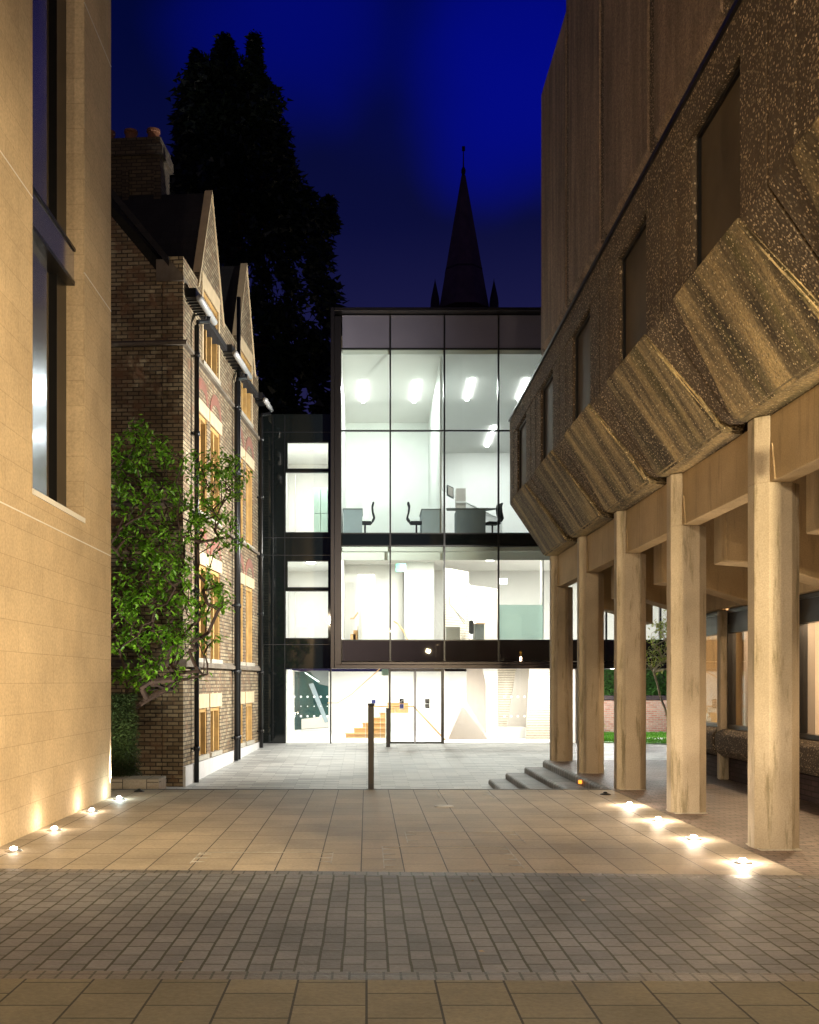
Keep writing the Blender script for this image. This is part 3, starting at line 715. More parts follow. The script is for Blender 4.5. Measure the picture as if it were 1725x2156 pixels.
tube(bm, [P(x, y, 34.9) for x, y in ol], .018, 6); tube(bm, [P(947, 1258, 34.9), P(947, 1272, 34.9), P(982, 1311, 34.9)], .018, 6); tube(bm, [P(950, 1274, 34.9), P(979, 1314, 34.9)], .018, 6)
obj('glazing_rail', bm, M['white'], gbd)
part('white_counter', M['white'], fx(942), fx(972), YF + .5, YF + .9, zL0, fz(1318))
part('frosted_film', M['frost'], fx(1052), fx(1144), YF + .06, YF + .064, fz(1346), fz(1273))
part('door_panel', M['white'], fx(1147), fx(1149.5), YF + .4, YF + .9, zL0, zL1 - .2)
for xs in ((738, 749, 1344, 1335), (744, 762, 1335, 1327), (753, 762, 1327, 1318)):
    bm = nb(); a = P(xs[0], xs[2], 36.2); b = P(xs[1], xs[3], 36.2); box(bm, a.x, b.x, 36.2, 36.5, zL0, b.z); obj('stair', bm, M['wood'], gbd)
bm = nb(); tube(bm, [P(738, 1302, 36), P(745, 1302, 36), P(762, 1280, 36.6)], .03, 6); tube(bm, [P(829, 1308, 36), P(838, 1313, 36), P(852, 1332, 35.5), P(858, 1347, 35.2)], .03, 6); obj('handrail', bm, M['wood'], gbd)
part('roller_blind', M['palewall'], fx(721), x1, YF + .1, YF + .14, fz(744), fz(735))
part('roller_blind', M['palewall'], fx(721), x1, YF + .1, YF + .14, fz(1160), fz(1151))
part('bulkhead', M['palewall'], x0, x1, YF + .4, YF + .5, fz(1176), zL1)
# ceiling strips and downlights
def strip(pl, pr, w=.1, power=60, col=(1, 1, .97), m='e_strip', nm='ceiling_light', par=gbd, slope=0):
    """fixture hung from pl to pr"""
    bm = nb(); d = (pr - pl); c = (pl + pr) / 2
    prism(bm, [pl + Vector((-w / 2, 0, 0)), pl + Vector((w / 2, 0, 0)), pr + Vector((w / 2, 0, 0)), pr + Vector((-w / 2, 0, 0))], (0, 0, .06))
    f = obj(nm, bm, M[m], par)
    lamp('AREA', 'lamp', c + Vector((0, 0, -.03)), power, col, par, size=w, sizey=d.length)
    return f
zc = lambda Y: zU1 - .9 * (Y - 33.16) / 10.84 - .07
for (x, ya, yb) in ((765, 35.6, 37.6), (875, 35.6, 37.6), (989, 35.4, 37.4), (1101, 35.4, 37.4), (1213, 35.4, 37.4), (1330, 35.4, 37.4), (1033, 40.3, 42.8)):
    Ym = (ya + yb) / 2; X = (x - VX) / F * Ym
    strip(Vector((X, ya, zc(ya))), Vector((X, yb, zc(yb))), .13, 255, (.95, 1, 1))
for (x, Y) in ((766, 35.5), (873, 35.5), (985, 35.5), (1032, 36.6), (1090, 35.5), (1208, 35.5), (1330, 35.5), (1450, 35.5)):
    X = (x - VX) / F * Y
    bm = nb(); lathe(bm, [(.13, zL1 - .03), (.13, zL1 - .002)], X, Y, 14); obj('downlight', bm, M['e_spot'], gbd)
    lamp('AREA', 'lamp', (X, Y, zL1 - .06), 120, (1, .97, .93), gbd, size=.26)
part('light_box', M['e_box'], fx(1062), fx(1082), 34.5, 34.56, fz(1220), fz(1208))

# ground floor of the glass building: lobby
zG0, zG1 = -.22, fz(1409)
XG0, XG1 = fx(602), fx(1213)
part('lobby_floor', M['whitefloor'], XG0, XG1, YF + .05, 41, zG0 - .3, zG0 + .012)
part('lobby_ceiling', M['white'], XG0, XG1, YF + .31, 41, zG1 + .2, zG1 + .25)
part('lobby_wall', M['white'], XG0, XG1, 40.8, 41, zG0, zG1)
part('lobby_wall', M['white'], XG0 - .12, XG0, YF + .31, 41, zG0, zG1)
part('lobby_wall', M['pinkwall'], XG1, XG1 + .12, YF + .1, 41, -.6, zG1)
part('soffit', M['bronze'], XG1 + .13, XR, YF + .31, 44, zG1 + .06, zL0 - .65)
for a, b in ((603, 695), (698, 819), (935, 1048), (1048, 1160), (1160, 1212)):
    bm = nb(); box(bm, fx(a), fx(b), YF + .02, YF + .032, zG0 + .015, zG1); pn = obj('window_pane', bm, M['glass'], gbd)
    if a in (603, 1048):
        bm = nb()
        for (yy, r) in ((1467, 2.4), (1508, 2.4)) + (((1487, 1.1),) if a == 603 else ()):
            xs = [620 + 13.9 * i for i in range(6)] if a == 603 else [1063 + 13.9 * i for i in range(4)]
            for x in xs:
                c = Vector((fx(x), YF + .015, fz(yy))); R_ = r * .015
                vs = [bm.verts.new(c + Vector((math.cos(t_ * PI / 6) * R_, 0, math.sin(t_ * PI / 6) * R_))) for t_ in range(12)]
                f_ = bm.faces.new(vs)
        obj('dot_marking', bm, M['frostwhite'], pn)
bm = nb()
box(bm, fx(695), fx(698), YF - .04, YF + .1, gz(33), zG1); obj('door_post', bm, M['blackmetal'], gbd)
# sliding doors
for (a, b) in ((821, 873.5), (874.5, 931)):
    bm = nb(); box(bm, fx(a), fx(b), YF + .01, YF + .022, zG0 + .03, zG1 - .04); dr = obj('door', bm, M['glass'], gbd)
    bm = nb(); w_ = .03
    box(bm, fx(a), fx(a) + w_, YF - .02, YF + .05, zG0, zG1 - .001); box(bm, fx(b) - w_, fx(b), YF - .02, YF + .05, zG0, zG1 - .001)
    box(bm, fx(a) + w_, fx(b) - w_, YF - .02, YF + .05, zG0, zG0 + .05); box(bm, fx(a) + w_, fx(b) - w_, YF - .02, YF + .05, zG1 - .05, zG1 - .001); obj('door_frame', bm, M['blackmetal'], dr)
part('door_post', M['blackmetal'], fx(818.5), fx(820.8), YF - .05, YF + .1, zG0, zG1)
part('door_post', M['blackmetal'], fx(931.2), fx(935), YF - .05, YF + .1, zG0, zG1)
# stairs in timber
ws = thing('staircase', (-.3, 36, zG0), 'pale timber staircase inside the lit lobby seen beside the sliding doors', 'staircase')
for k in range(12):
    Y = 36 + .28 * k; z = zG0 + .17 * (k + 1)
    if k > 6: break
    xa = (min(728 + 18 * k, 804 + 2 * k) - VX) / F * Y; xb = ((812 if k < 5 else 860) - VX) / F * Y
    bm = nb(); box(bm, xa, xb, Y, Y + .28, z - .19, z - .035); box(bm, xa - .02, xb, Y - .03, Y + .28, z - .034, z); obj('tread', bm, M['wood'], ws)
bm = nb(); tube(bm, [P(690, 1480, 36), P(711, 1480, 36), P(740, 1462, 36.8), P(815, 1395, 39.3)], .018, 6); obj('handrail', bm, M['wood'], ws)
bal = thing('balustrade', (1.2, 35.3, zG0), 'clear glass balustrade with a thin timber handrail behind the sliding doors', 'balustrade')
bm = nb(); box(bm, *(P(770, 0, 35.3).x, P(868, 0, 35.3).x), 35.3, 35.315, zG0, P(0, 1490, 35.3).z); obj('glass_panel', bm, M['glass'], bal)
bm = nb(); tube(bm, [P(775, 1487, 35.3), P(871, 1487, 35.3), P(915, 1534, 34.9), P(949, 1570, 34.6)], .028, 6); obj('handrail', bm, M['wood'], bal)
bm = nb(); 
for x in (770, 801, 832, 868): tube(bm, [P(x, 1488, 35.3), P(x, 1555, 35.3)], .008, 5)
obj('edge_joint', bm, M['steel'], bal)
# folded wall panels
def panel(nm, pts, Y, m, th=.08, par=None, Ys=None):
    bm = nb(); prism(bm, [P(x, y, (Ys[i] if Ys else Y)) for i, (x, y) in enumerate(pts)], (0, th, 0)); return obj(nm, bm, m, par or gbd)
panel('folded_panel', [(974, 1486), (939, 1567), (1036, 1567)], 35.0, M['pinkwall'])
panel('folded_panel', [(934, 1406), (934, 1484), (972, 1484), (950, 1440)], 36.5, M['pinkwall'])
panel('folded_panel', [(983, 1404), (983, 1478), (1024, 1540), (1024, 1404)], 37.4, M['pinkwall'])
panel('folded_panel', [(1015, 1402), (1024, 1440), (1024, 1565), (1048, 1565), (1048, 1402)], 36.0, M['white'])
panel('ribbed_wall', [(1048, 1402), (1090, 1402), (1068, 1532), (1051, 1532)], 36.6, M['ribs'])
panel('leaning_panel', [(1088, 1402), (1117, 1402), (1107, 1532), (1067, 1532)], 36.3, M['greywall'])
panel('low_bench', [(1051, 1532), (1107, 1532), (1107, 1562), (1051, 1562)], 35.6, M['white'], .6)
panel('ribbed_wall', [(1116, 1402), (1165, 1402), (1165, 1566), (1107, 1566)], 35.2, M['ribs'])
# dark glazed screen at the rear left of the lobby, looking out to a dim court
ds = panel('glazed_screen', [(621, 1414), (692, 1414), (692, 1532), (621, 1537)], 37.0, M['teal'])
panel('court_floor', [(635, 1514), (692, 1507), (692, 1531), (635, 1535)], 36.97, M['greywall'], .01, ds)
panel('roof_fold', [(652, 1412), (692, 1412), (692, 1445), (672, 1440)], 36.96, M['tablegrey'], .01, ds)
panel('light_streak', [(641, 1416), (644, 1416), (673, 1435), (670, 1436)], 36.94, M['e_line'], .01, ds)
panel('raking_strut', [(650, 1440), (660, 1438), (692, 1520), (684, 1522)], 36.95, M['deskgrey'], .01, ds)
panel('screen_post', [(629, 1414), (630, 1414), (630, 1536), (629, 1536)], 36.95, M['blackmetal'], .02, ds)
for i, (x, Y) in enumerate(((650, 35), (740, 35), (830, 36), (920, 35), (1010, 34.6), (1080, 34.6), (1150, 34.2), (700, 38.6), (800, 39.2), (900, 38.8), (1000, 39))):
    X = (x - VX) / F * Y
    bm = nb(); lathe(bm, [(.07, zG1 + .17), (.07, zG1 + .198)], X, Y, 14); obj('downlight', bm, M['e_spot'], gbd)
    lamp('AREA', 'lamp', (X, Y, zG1 + .15), 88, (1, .96, .92), gbd, size=.24)

# ---- link block on the left (dark glass wall)
lk = thing('link_block', (-2, 33.4, -.22), 'dark glass link block between the old brick building and the bronze framed block', 'building')
YL = 33.12
LX = lambda x: (x - VX) / F * YL
LZ = lambda y: EYE + (VY - y) / F * YL
bm = nb()
holesL = [(LX(606), LX(691), LZ(988), LZ(930)), (LX(602), LX(691), LZ(1122), LZ(993)), (LX(606), LX(691), LZ(1238), LZ(1180)), (LX(602), LX(691), LZ(1345), LZ(1243)), (LX(602), LX(697), -.25, LZ(1408))]
xs_ = sorted(set([LX(520), LX(697)] + [h[0] for h in holesL] + [h[1] for h in holesL])); zs2 = sorted(set([-.25, LZ(872)] + [h[2] for h in holesL] + [h[3] for h in holesL]))
for i in range(len(xs_) - 1):
    for j in range(len(zs2) - 1):
        cx_, cz_ = (xs_[i] + xs_[i + 1]) / 2, (zs2[j] + zs2[j + 1]) / 2
        if xs_[i + 1] - xs_[i] < 1e-4 or zs2[j + 1] - zs2[j] < 1e-4: continue
        if any(h[0] < cx_ < h[1] and h[2] < cz_ < h[3] for h in holesL): continue
        a, b, c, d = xs_[i], xs_[i + 1], zs2[j], zs2[j + 1]
        bm.faces.new([bm.verts.new(p) for p in ((a, YL, c), (b, YL, c), (b, YL, d), (a, YL, d))])
bmesh.ops.remove_doubles(bm, verts=bm.verts, dist=1e-5)
g_ = bmesh.ops.extrude_face_region(bm, geom=list(bm.faces)); bmesh.ops.translate(bm, verts=[e_ for e_ in g_['geom'] if isinstance(e_, bmesh.types.BMVert)], vec=(0, .12, 0))
obj('wall', bm, M['darkglass'], lk)
bm = nb()
for y in (910, 1132, 1169, 1357): box(bm, LX(548), LX(696.5), YL - .012, YL - .001, LZ(y) - .008, LZ(y) + .008)
for x in (575, 600): box(bm, LX(x) - .008, LX(x) + .008, YL - .013, YL - .002, -.2, LZ(875))
obj('joint_bead', bm, M['darkmetal'], lk)
for h in holesL[:4]:
    bm = nb(); box(bm, h[0], h[1], YL + .05, YL + .06, h[2], h[3]); wp_ = obj('window', bm, M['glass'], lk)
    bm = nb(); t_ = .03
    box(bm, h[0], h[1], YL + .02, YL + .11, h[2], h[2] + t_); box(bm, h[0], h[1], YL + .02, YL + .11, h[3] - t_, h[3]); obj('frame', bm, M['blackmetal'], wp_)
for (yb, yt) in ((1124, 926), (1348, 1176)):
    za, zb_ = LZ(yb), LZ(yt)
    part('room_floor', M['whitefloor'], LX(590), LX(695), YL + .13, 37, za - .2, za, par=lk)
    part('room_ceiling', M['white'], LX(590), LX(695), YL + .13, 37, zb_, zb_ + .2, par=lk)
    part('room_wall', M['white'], LX(590) - .1, LX(590), YL + .13, 37, za, zb_, par=lk)
    part('room_wall', M['white'], LX(695), LX(695) + .1, YL + .13, 37, za, zb_, par=lk)
    part('room_wall', M['white'], LX(590), LX(695), 36.9, 37, za, zb_, par=lk)
    part('door_edge', M['greywall'], LX(617), LX(618), YL + .9, YL + 1.0, za, zb_ - .9, par=lk)
    X = (655 - VX) / F * 34.2
    bm = nb(); lathe(bm, [(.14, zb_ - .03), (.14, zb_ - .001)], X, 34.2, 14); obj('downlight', bm, M['e_spot'], lk)
    lamp('AREA', 'lamp', (X, 34.2, zb_ - .05), 150, (1, 1, 1), lk, size=.28)
lc = thing('locker_unit', (P(678, 0, 34.6).x, 34.6, LZ(1124)), 'pale green locker unit with four doors behind the upper link window', 'lockers')
a, b = P(661, 1026, 34.4), P(700, 1124, 34.4)
for i in range(3):
    for j in range(2):
        xa = a.x + (b.x - a.x) * i / 2.6; xb = a.x + (b.x - a.x) * (i + 1) / 2.6 - .015; xb = min(xb, LX(695) - .01)
        if xb - xa < .03: continue
        zz = LZ(1124) + j * (a.z - LZ(1124)) / 2
        bm = nb(); box(bm, xa, xb, 34.4, 34.8, zz, zz + (a.z - LZ(1124)) / 2 - .015); bevel(bm, .006); obj('locker_door', bm, M['locker'], lc)

# ---- furniture in the upper office
def desk(px0, px1, py, Y, label, m):
    z0_ = zU0; a, b = P(px0, py, Y), P(px1, py, Y)
    t = thing('desk', ((a.x + b.x) / 2, Y + .4, z0_), label, 'desk', 'grey desks at the office window')
    bm = nb(); box(bm, a.x, b.x, Y, Y + 1.4, a.z - .04, a.z); bevel(bm, .005); obj('desktop', bm, M['tablegrey'], t)
    bm = nb(); box(bm, a.x + .02, b.x - .02, Y + .03, Y + .06, z0_, a.z - .041); obj('modesty_panel', bm, m, t)
    bm = nb(); box(bm, a.x + .02, a.x + .05, Y + .061, Y + 1.35, z0_, a.z - .041); obj('leg', bm, m, t)
    bm = nb(); box(bm, b.x - .05, b.x - .02, Y + .061, Y + 1.35, z0_, a.z - .041); obj('leg', bm, m, t)
desk(722, 764, 1070, 33.45, 'grey desk at the far left of the upper office window', M['deskgrey'])
desk(887.5, 929, 1071, 33.45, 'grey desk beside the partition in the second upper bay', M['deskgrey'])
tb = thing('meeting_table', (P(992, 0, 33.5).x, 34, zU0), 'dark grey table with an overhanging top in the third upper bay', 'table')
a, b = P(940, 1063, 33.4), P(1045, 1066, 33.4)
bm = nb(); prism(bm, [Vector((a.x, 33.4, a.z - .15)), Vector((b.x, 33.4, a.z - .15)), Vector((b.x - .15, 34.6, a.z)), Vector((a.x + .12, 34.6, a.z))], (0, 0, .05)); obj('table_top', bm, M['tablegrey'], tb)
bm = nb(); box(bm, P(961, 0, 33.7).x, P(1022, 0, 33.7).x, 33.6, 34.4, zU0, a.z - .13); obj('pedestal', bm, M['deskgrey'], tb)
def chair(px, Y, rot, label):
    c = P(px, 1122, Y); c.z = zU0
    t = empty('office_chair', c); tag(t, label, 'chair', 'black office chairs at the upper windows')
    R_ = Matrix.Rotation(rot, 4, 'Z')
    def add(nm, bm, m, smooth=False):
        bmesh.ops.transform(bm, matrix=Matrix.Translation(c) @ R_, verts=bm.verts); obj(nm, bm, m, t, smooth)
    bm = nb(); box(bm, -.23, .23, -.23, .23, .42, .50); bevel(bm, .035, 2); add('seat', bm, M['blackfabric'])
    bm = nb()
    pr = [(.20, .50), (.27, .62), (.22, .80), (.20, .98), (.24, 1.12)]
    prism(bm, [Vector((x, -.2, z)) for x, z in pr] + [Vector((x + .06, -.2, z)) for x, z in pr[::-1]], (0, .4, 0)); bevel(bm, .012); add('backrest', bm, M['blackfabric'])
    bm = nb(); tube(bm, [(0, 0, .08), (0, 0, .43)], .03, 8); add('stem', bm, M['darkmetal'])
    bm = nb()
    for k in range(5):
        a_ = 2 * PI * k / 5; tube(bm, [(0, 0, .12), (.28 * math.cos(a_), .28 * math.sin(a_), .06)], [.03, .015], 6); tube(bm, [(.28 * math.cos(a_), .28 * math.sin(a_) - .02, .03), (.28 * math.cos(a_), .28 * math.sin(a_) + .02, .03)], .03, 8)
    add('star_base', bm, M['darkmetal'])
chair(769, 33.8, 0, 'black office chair behind the leftmost desk, its back to the right')
chair(877, 33.8, PI, 'black office chair beside the second bay desk, its back to the left')
chair(1037, 33.9, .3, 'black office chair at the right end of the dark table')
mo = thing('wall_screen', (P(949, 0, 36).x, 36, 6.9), 'small dark framed screen on the wall above the table', 'screen')
a, b = P(941, 1045, 34.5), P(957, 1020, 34.5)
bm = nb(); prism(bm, [Vector((a.x, 34.5, a.z + .03)), Vector((b.x, 34.8, a.z - .03)), Vector((b.x, 34.8, b.z - .05)), Vector((a.x, 34.5, b.z))], (0, .06, 0)); obj('casing', bm, M['tablegrey'], mo)
bm = nb(); prism(bm, [Vector((a.x + .04, 34.5, a.z + .07)), Vector((b.x - .03, 34.76, a.z + .02)), Vector((b.x - .03, 34.76, b.z - .08)), Vector((a.x + .04, 34.5, b.z - .04))], (0, .02, 0)); obj('display', bm, M['greywall'], mo)
cbn = thing('shelf_cabinet', (P(971, 0, 36).x, 36, zU0), 'grey open shelf unit behind the dark table', 'cabinet')
a, b = P(961, 1064, 36.6), P(981, 1028, 36.6); bm = nb(); box(bm, a.x, b.x, 36.6, 37, zU0, b.z); obj('carcass', bm, M['greywall'], cbn)
bm = nb(); box(bm, a.x - .02, b.x + .02, 36.58, 36.6, a.z + .08, a.z + .14); obj('shelf', bm, M['white'], cbn)
ch2 = thing('reception_desk', (P(1005, 0, 35.5).x, 35.6, zL0), 'wood edged desk with a black chair in front of the mesh screen', 'desk')
a, b = P(1000, 1314, 35.5), P(1020, 1346, 35.5); bm = nb(); box(bm, a.x, b.x, 35.5, 36.2, zL0, a.z); obj('desk_body', bm, M['tablegrey'], ch2)
bm = nb(); box(bm, a.x - .02, b.x + .03, 35.46, 36.22, a.z, a.z + .035); obj('desk_top', bm, M['wood'], ch2)
a, b = P(988, 1305, 35.2), P(998, 1346, 35.2); bm = nb(); box(bm, a.x, b.x, 35.2, 35.3, zL0 + .3, a.z); bevel(bm, .03, 2); o = obj('desk_chair', bm, M['blackfabric']); tag(o, 'black chair back beside the wood edged desk', 'chair'); origin_to(o, ((a.x + b.x) / 2, 35.25, zL0))
# green exit sign on level one
a, b = P(834, 1196, 35.8), P(854, 1187, 35.8); bm = nb(); box(bm, a.x, b.x, 35.8, 35.83, a.z - .12, b.z - .0); o = obj('exit_sign', bm, M['signgreen']); tag(o, 'green emergency exit sign hanging behind the second first floor bay', 'sign'); origin_to(o, ((a.x + b.x) / 2, 35.8, a.z))
a, b = P(804, 1422, 34), P(818, 1409, 34); bm = nb(); box(bm, a.x, b.x, 34, 34.03, a.z, b.z); o = obj('exit_sign', bm, M['locker']); tag(o, 'square dull green sign hanging above the lobby glazing', 'sign'); origin_to(o, ((a.x + b.x) / 2, 34, a.z))
# door notices
for (x, y, two, lb) in ((787, 1476, 0, 'single blue notice on the glass just above the bollard'), (846, 1474, 2, 'blue and black notices on the left sliding door'), (900, 1474, 1, 'pair of dark notices on the right sliding door')):
    t = thing('door_notice', (fx(x), YF, fz(y)), lb, 'sign', 'notices on the lobby glass')
    def card(y0_, y1_, m):
        bm = nb(); box(bm, fx(x - 4.5), fx(x + 4.5), YF - .012, YF - .006, fz(y1_), fz(y0_)); return obj('notice_card', bm, m, t)
    def mark(x0_, x1_, y0_, y1_, m, nm='symbol'):
        bm = nb(); box(bm, fx(x0_), fx(x1_), YF - .016, YF - .0125, fz(y1_), fz(y0_)); obj(nm, bm, m, t)
    if two == 0:
        card(y - 3, y + 9, M['white']); mark(x - 4, x + 4, y - 2.5, y + 5, M['signblue']); mark(x - .5, x + .5, y - 1.5, y + 4, M['white'])
    elif two == 2:
        card(y - 2.5, y + 7, M['blackfabric']); mark(x - 1, x + 3, y, y + 1.5, M['white']); mark(x - 3, x + 1, y + 3, y + 4.5, M['white'])
        card(y + 8, y + 20, M['white']); mark(x - 4, x + 4, y + 8.5, y + 17, M['signblue']); mark(x - .5, x + .5, y + 9.5, y + 16, M['white'])
    else:
        card(y - 2, y + 7, M['blackfabric']); mark(x - 3, x + 3, y, y + 1, M['white']); mark(x - 3, x + 3, y + 3, y + 4, M['white'])
        card(y + 8, y + 17, M['blackfabric']); mark(x - 3, x + 3, y + 10, y + 11, M['white']); mark(x - 3, x + 3, y + 13, y + 14, M['white'])

# ================================================================== CONCRETE BUILDING
cb = thing('concrete_building', (7, 12, 0), 'brutalist concrete building raised on a row of chamfered columns on the right', 'building')
Y_END = 23.35
MOD = [20.35 - 3 * i for i in range(7)]      # start Y of each module
def module(Y0):
    yy = lambda a: Y0 + a
    # body: head band, piers, splayed jamb
    bm = nb()
    prism(bm, [Vector((3.2, Y0, 7.15)), Vector((3.2, Y0, 7.56)), Vector((4.25, Y0, 7.85)), Vector((4.25, Y0, 7.15))], (0, 3, 0))
    for (a, b) in ((.012, .62), (2.45, 2.988)):
        prism(bm, [Vector((3.2, yy(a), 5.70)), Vector((3.2, yy(a), 7.149)), Vector((4.25, yy(a), 7.149)), Vector((4.25, yy(a), 4.62)), Vector((4.03, yy(a), 4.60)), Vector((3.92, yy(a), 4.66))], (0, b - a, 0))
    prism(bm, [Vector((3.225, yy(1.99), 5.72)), Vector((3.203, yy(2.449), 5.72)), Vector((4.2, yy(2.449), 5.72)), Vector((4.2, yy(1.99), 5.72))], (0, 0, 1.429))
    bevel(bm, .018)
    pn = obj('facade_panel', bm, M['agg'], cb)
    bm = nb()
    hull(bm, [Vector((3.15, yy(.60), 5.72)), Vector((3.15, yy(2.47), 5.72)), Vector((3.42, yy(.60), 5.76)), Vector((3.42, yy(2.47), 5.76)),
              Vector((3.86, yy(.24), 4.66)), Vector((3.86, yy(2.84), 4.66)), Vector((3.93, yy(.26), 4.52)), Vector((3.93, yy(2.82), 4.52)),
              Vector((4.25, yy(.30), 4.502)), Vector((4.25, yy(2.78), 4.502)), Vector((4.2, yy(.60), 5.76)), Vector((4.2, yy(2.47), 5.76))])
    bevel(bm, .03, 2)
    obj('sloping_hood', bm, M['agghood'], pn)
    bm = nb(); box(bm, 3.30, 3.34, yy(.6), yy(2.0), 5.76, 7.15); wn_ = obj('window', bm, M['greyglass'], pn)
    bm = nb(); box(bm, 3.265, 3.298, yy(.62), yy(.66), 5.79, 7.148); box(bm, 3.265, 3.298, yy(1.94), yy(1.985), 5.79, 7.148); box(bm, 3.265, 3.298, yy(.66), yy(1.94), 7.10, 7.148); obj('frame', bm, M['blackmetal'], wn_)
    return pn
for Y0 in MOD: module(Y0)
# solid core behind the panels, closing the far end
bm = nb(); box(bm, 4.26, 10, MOD[-1], Y_END - .02, 4.53, 8.8); obj('core', bm, M['agg'], cb)
bm = nb(); prism(bm, [Vector((3.21, Y_END - .12, 7.5)), Vector((3.21, Y_END - .12, 5.7)), Vector((3.95, Y_END - .12, 4.6)), Vector((4.25, Y_END - .12, 4.6)), Vector((4.25, Y_END - .12, 7.8))], (0, .12, 0)); obj('end_panel', bm, M['agg'], cb)
bm = nb(); box(bm, 3.165, 3.20, MOD[-1], Y_END, 7.545, 7.60); box(bm, 3.20, 3.5, MOD[-1], Y_END, 7.60, 7.62); obj('metal_flashing', bm, M['darkmetal'], cb)
# upper volume
for Y0 in MOD:
    bm = nb()
    a, b = Y0 + .16, Y0 + 2.84
    prism(bm, [Vector((3.9, a, 9.16)), Vector((3.9, a, 14.84)), Vector((4.46, a, 16.5)), Vector((4.46, a, 20)), Vector((4.8, a, 20)), Vector((4.8, a, 8.85)), Vector((4.13, a, 8.85))], (0, b - a, 0))
    bevel(bm, .02); up = obj('wall_panel', bm, M['aggfine'], cb)
    bm = nb(); prism(bm, [Vector((3.93, b, 9.1)), Vector((3.93, b, 14.8)), Vector((4.49, b, 16.5)), Vector((4.49, b, 20)), Vector((4.8, b, 20)), Vector((4.8, b, 8.85)), Vector((4.16, b, 8.8))], (0, .32, 0)); obj('joint_strip', bm, M['agg'], up)
bm = nb(); box(bm, 4.82, 10, MOD[-1], Y_END, 8.81, 20); obj('core', bm, M['agg'], cb)
bm = nb(); prism(bm, [Vector((3.905, Y_END - .34, 9.15)), Vector((3.905, Y_END - .34, 14.84)), Vector((4.465, Y_END - .34, 16.5)), Vector((4.465, Y_END - .34, 20)), Vector((4.81, Y_END - .34, 20)), Vector((4.81, Y_END - .34, 8.86))], (0, .35, 0)); obj('end_panel', bm, M['aggfine'], cb)
# columns: chamfered plan
def column(Yf):
    bm = nb(); x0_, x1_ = 4.05, 4.53; c1, c2 = .115, .13; d = .42
    pl = [(x0_, Yf + c1), (x0_ + c1, Yf), (x1_ - c2, Yf), (x1_, Yf + c2), (x1_, Yf + d - c2), (x1_ - c2, Yf + d), (x0_ + c1, Yf + d), (x0_, Yf + d - c1)]
    prism(bm, [Vector((x, y, -.02)) for x, y in pl], (0, 0, 3.829))
    pl2 = [(x0_, Yf + c1), (x0_ + c1, Yf), (x0_ + c1 + .012, Yf), (x0_ + c1 + .012, Yf + d), (x0_ + c1, Yf + d), (x0_, Yf + d - c1)]
    prism(bm, [Vector((x, y, 3.809)) for x, y in pl2], (0, 0, .692))
    bevel(bm, .008)
    o = obj('column', bm, M['concrete'], cb)
    bm = nb(); pl3 = [(x * 1.0, y) for x, y in pl]
    box(bm, x0_ + .02, x1_ - .03, Yf - .012, Yf + d, -.02, .012); bevel(bm, .004); obj('base_fillet', bm, M['sillstone'], o)
COLS = [22.8 - 3 * i for i in range(7)]
for Y0 in COLS: column(Y0)
# spandrel beams between columns, one length per bay, with corbel-like bearing ends
for i, Y0 in enumerate(COLS):
    bm = nb(); box(bm, 4.182, 4.40, Y0 - 2.8, Y0 + .19, 3.81, 4.50)
    bevel(bm, .006); bt = obj('edge_beam', bm, M['concretebeam'], cb)
    bm = nb(); prism(bm, [Vector((4.181, Y0 + .015, 3.815)), Vector((4.181, Y0 + .015, 4.12)), Vector((4.181, Y0 - .05, 4.20)), Vector((4.181, Y0 - .13, 3.815))], (-.014, 0, 0)); obj('bearing_end', bm, M['concretebeam'], bt)
# haunched cross beams under the soffit
for Y0 in COLS:
    bm = nb(); ya = Y0 + .0
    prism(bm, [Vector((4.41, ya, 4.5)), Vector((4.41, ya, 4.05)), Vector((4.75, ya, 4.0)), Vector((4.75, ya, 3.34)), Vector((5.3, ya, 3.30)), Vector((6.25, ya, 3.0)), Vector((6.25, ya, 4.5))], (0, .5, 0))
    bevel(bm, .012); obj('cross_beam', bm, M['concretebeam'], cb)
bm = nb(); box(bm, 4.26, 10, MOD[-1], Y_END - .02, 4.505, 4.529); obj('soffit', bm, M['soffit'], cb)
# inner glazed wall under the building
YI = 21.6
bm = nb(); box(bm, 6.42, 6.6, 2, YI, 0, .38); obj('brick_plinth', bm, M['plinthbrick'], cb)
for Y0 in [YI - 3 * i for i in range(1, 7)]:
    bm = nb(); prism(bm, [Vector((6.28, Y0 + .05, .42)), Vector((6.18, Y0 + .05, .55)), Vector((6.18, Y0 + .05, .82)), Vector((6.28, Y0 + .05, .90)), Vector((6.6, Y0 + .05, .90)), Vector((6.6, Y0 + .05, .385))], (0, 2.9, 0)); bevel(bm, .02); obj('sill_panel', bm, M['agg'], cb)
    bm = nb(); box(bm, 6.45, 6.46, Y0 + .16, Y0 + 2.9, .97, 2.98); iw = obj('inner_window', bm, M['glass'], cb)
    bm = nb()
    for (a, b, c, d) in ((.06, .16, .91, 3.0), (2.84, 2.95, .91, 3.0), (.16, 2.84, .91, .98), (.16, 2.84, 2.6, 2.75), (.16, 2.84, 2.95, 3.02)): box(bm, 6.38, 6.52, Y0 + a, Y0 + b, c, d)
    obj('frame', bm, M['blackmetal'], iw)
    bm = nb(); box(bm, 6.40, 6.44, Y0 + .16, Y0 + 2.84, 2.752, 2.948); obj('fascia', bm, M['darkmetal'], iw)
    bm = nb(); box(bm, 6.25, 6.42, Y0 - .12, Y0 + .045, 0, 3.0); bevel(bm, .02); obj('slim_column', bm, M['concrete'], cb)
bm = nb(); box(bm, 6.26, 6.6, 2, YI, 3.03, 4.5); obj('upstand', bm, M['concretebeam'], cb)
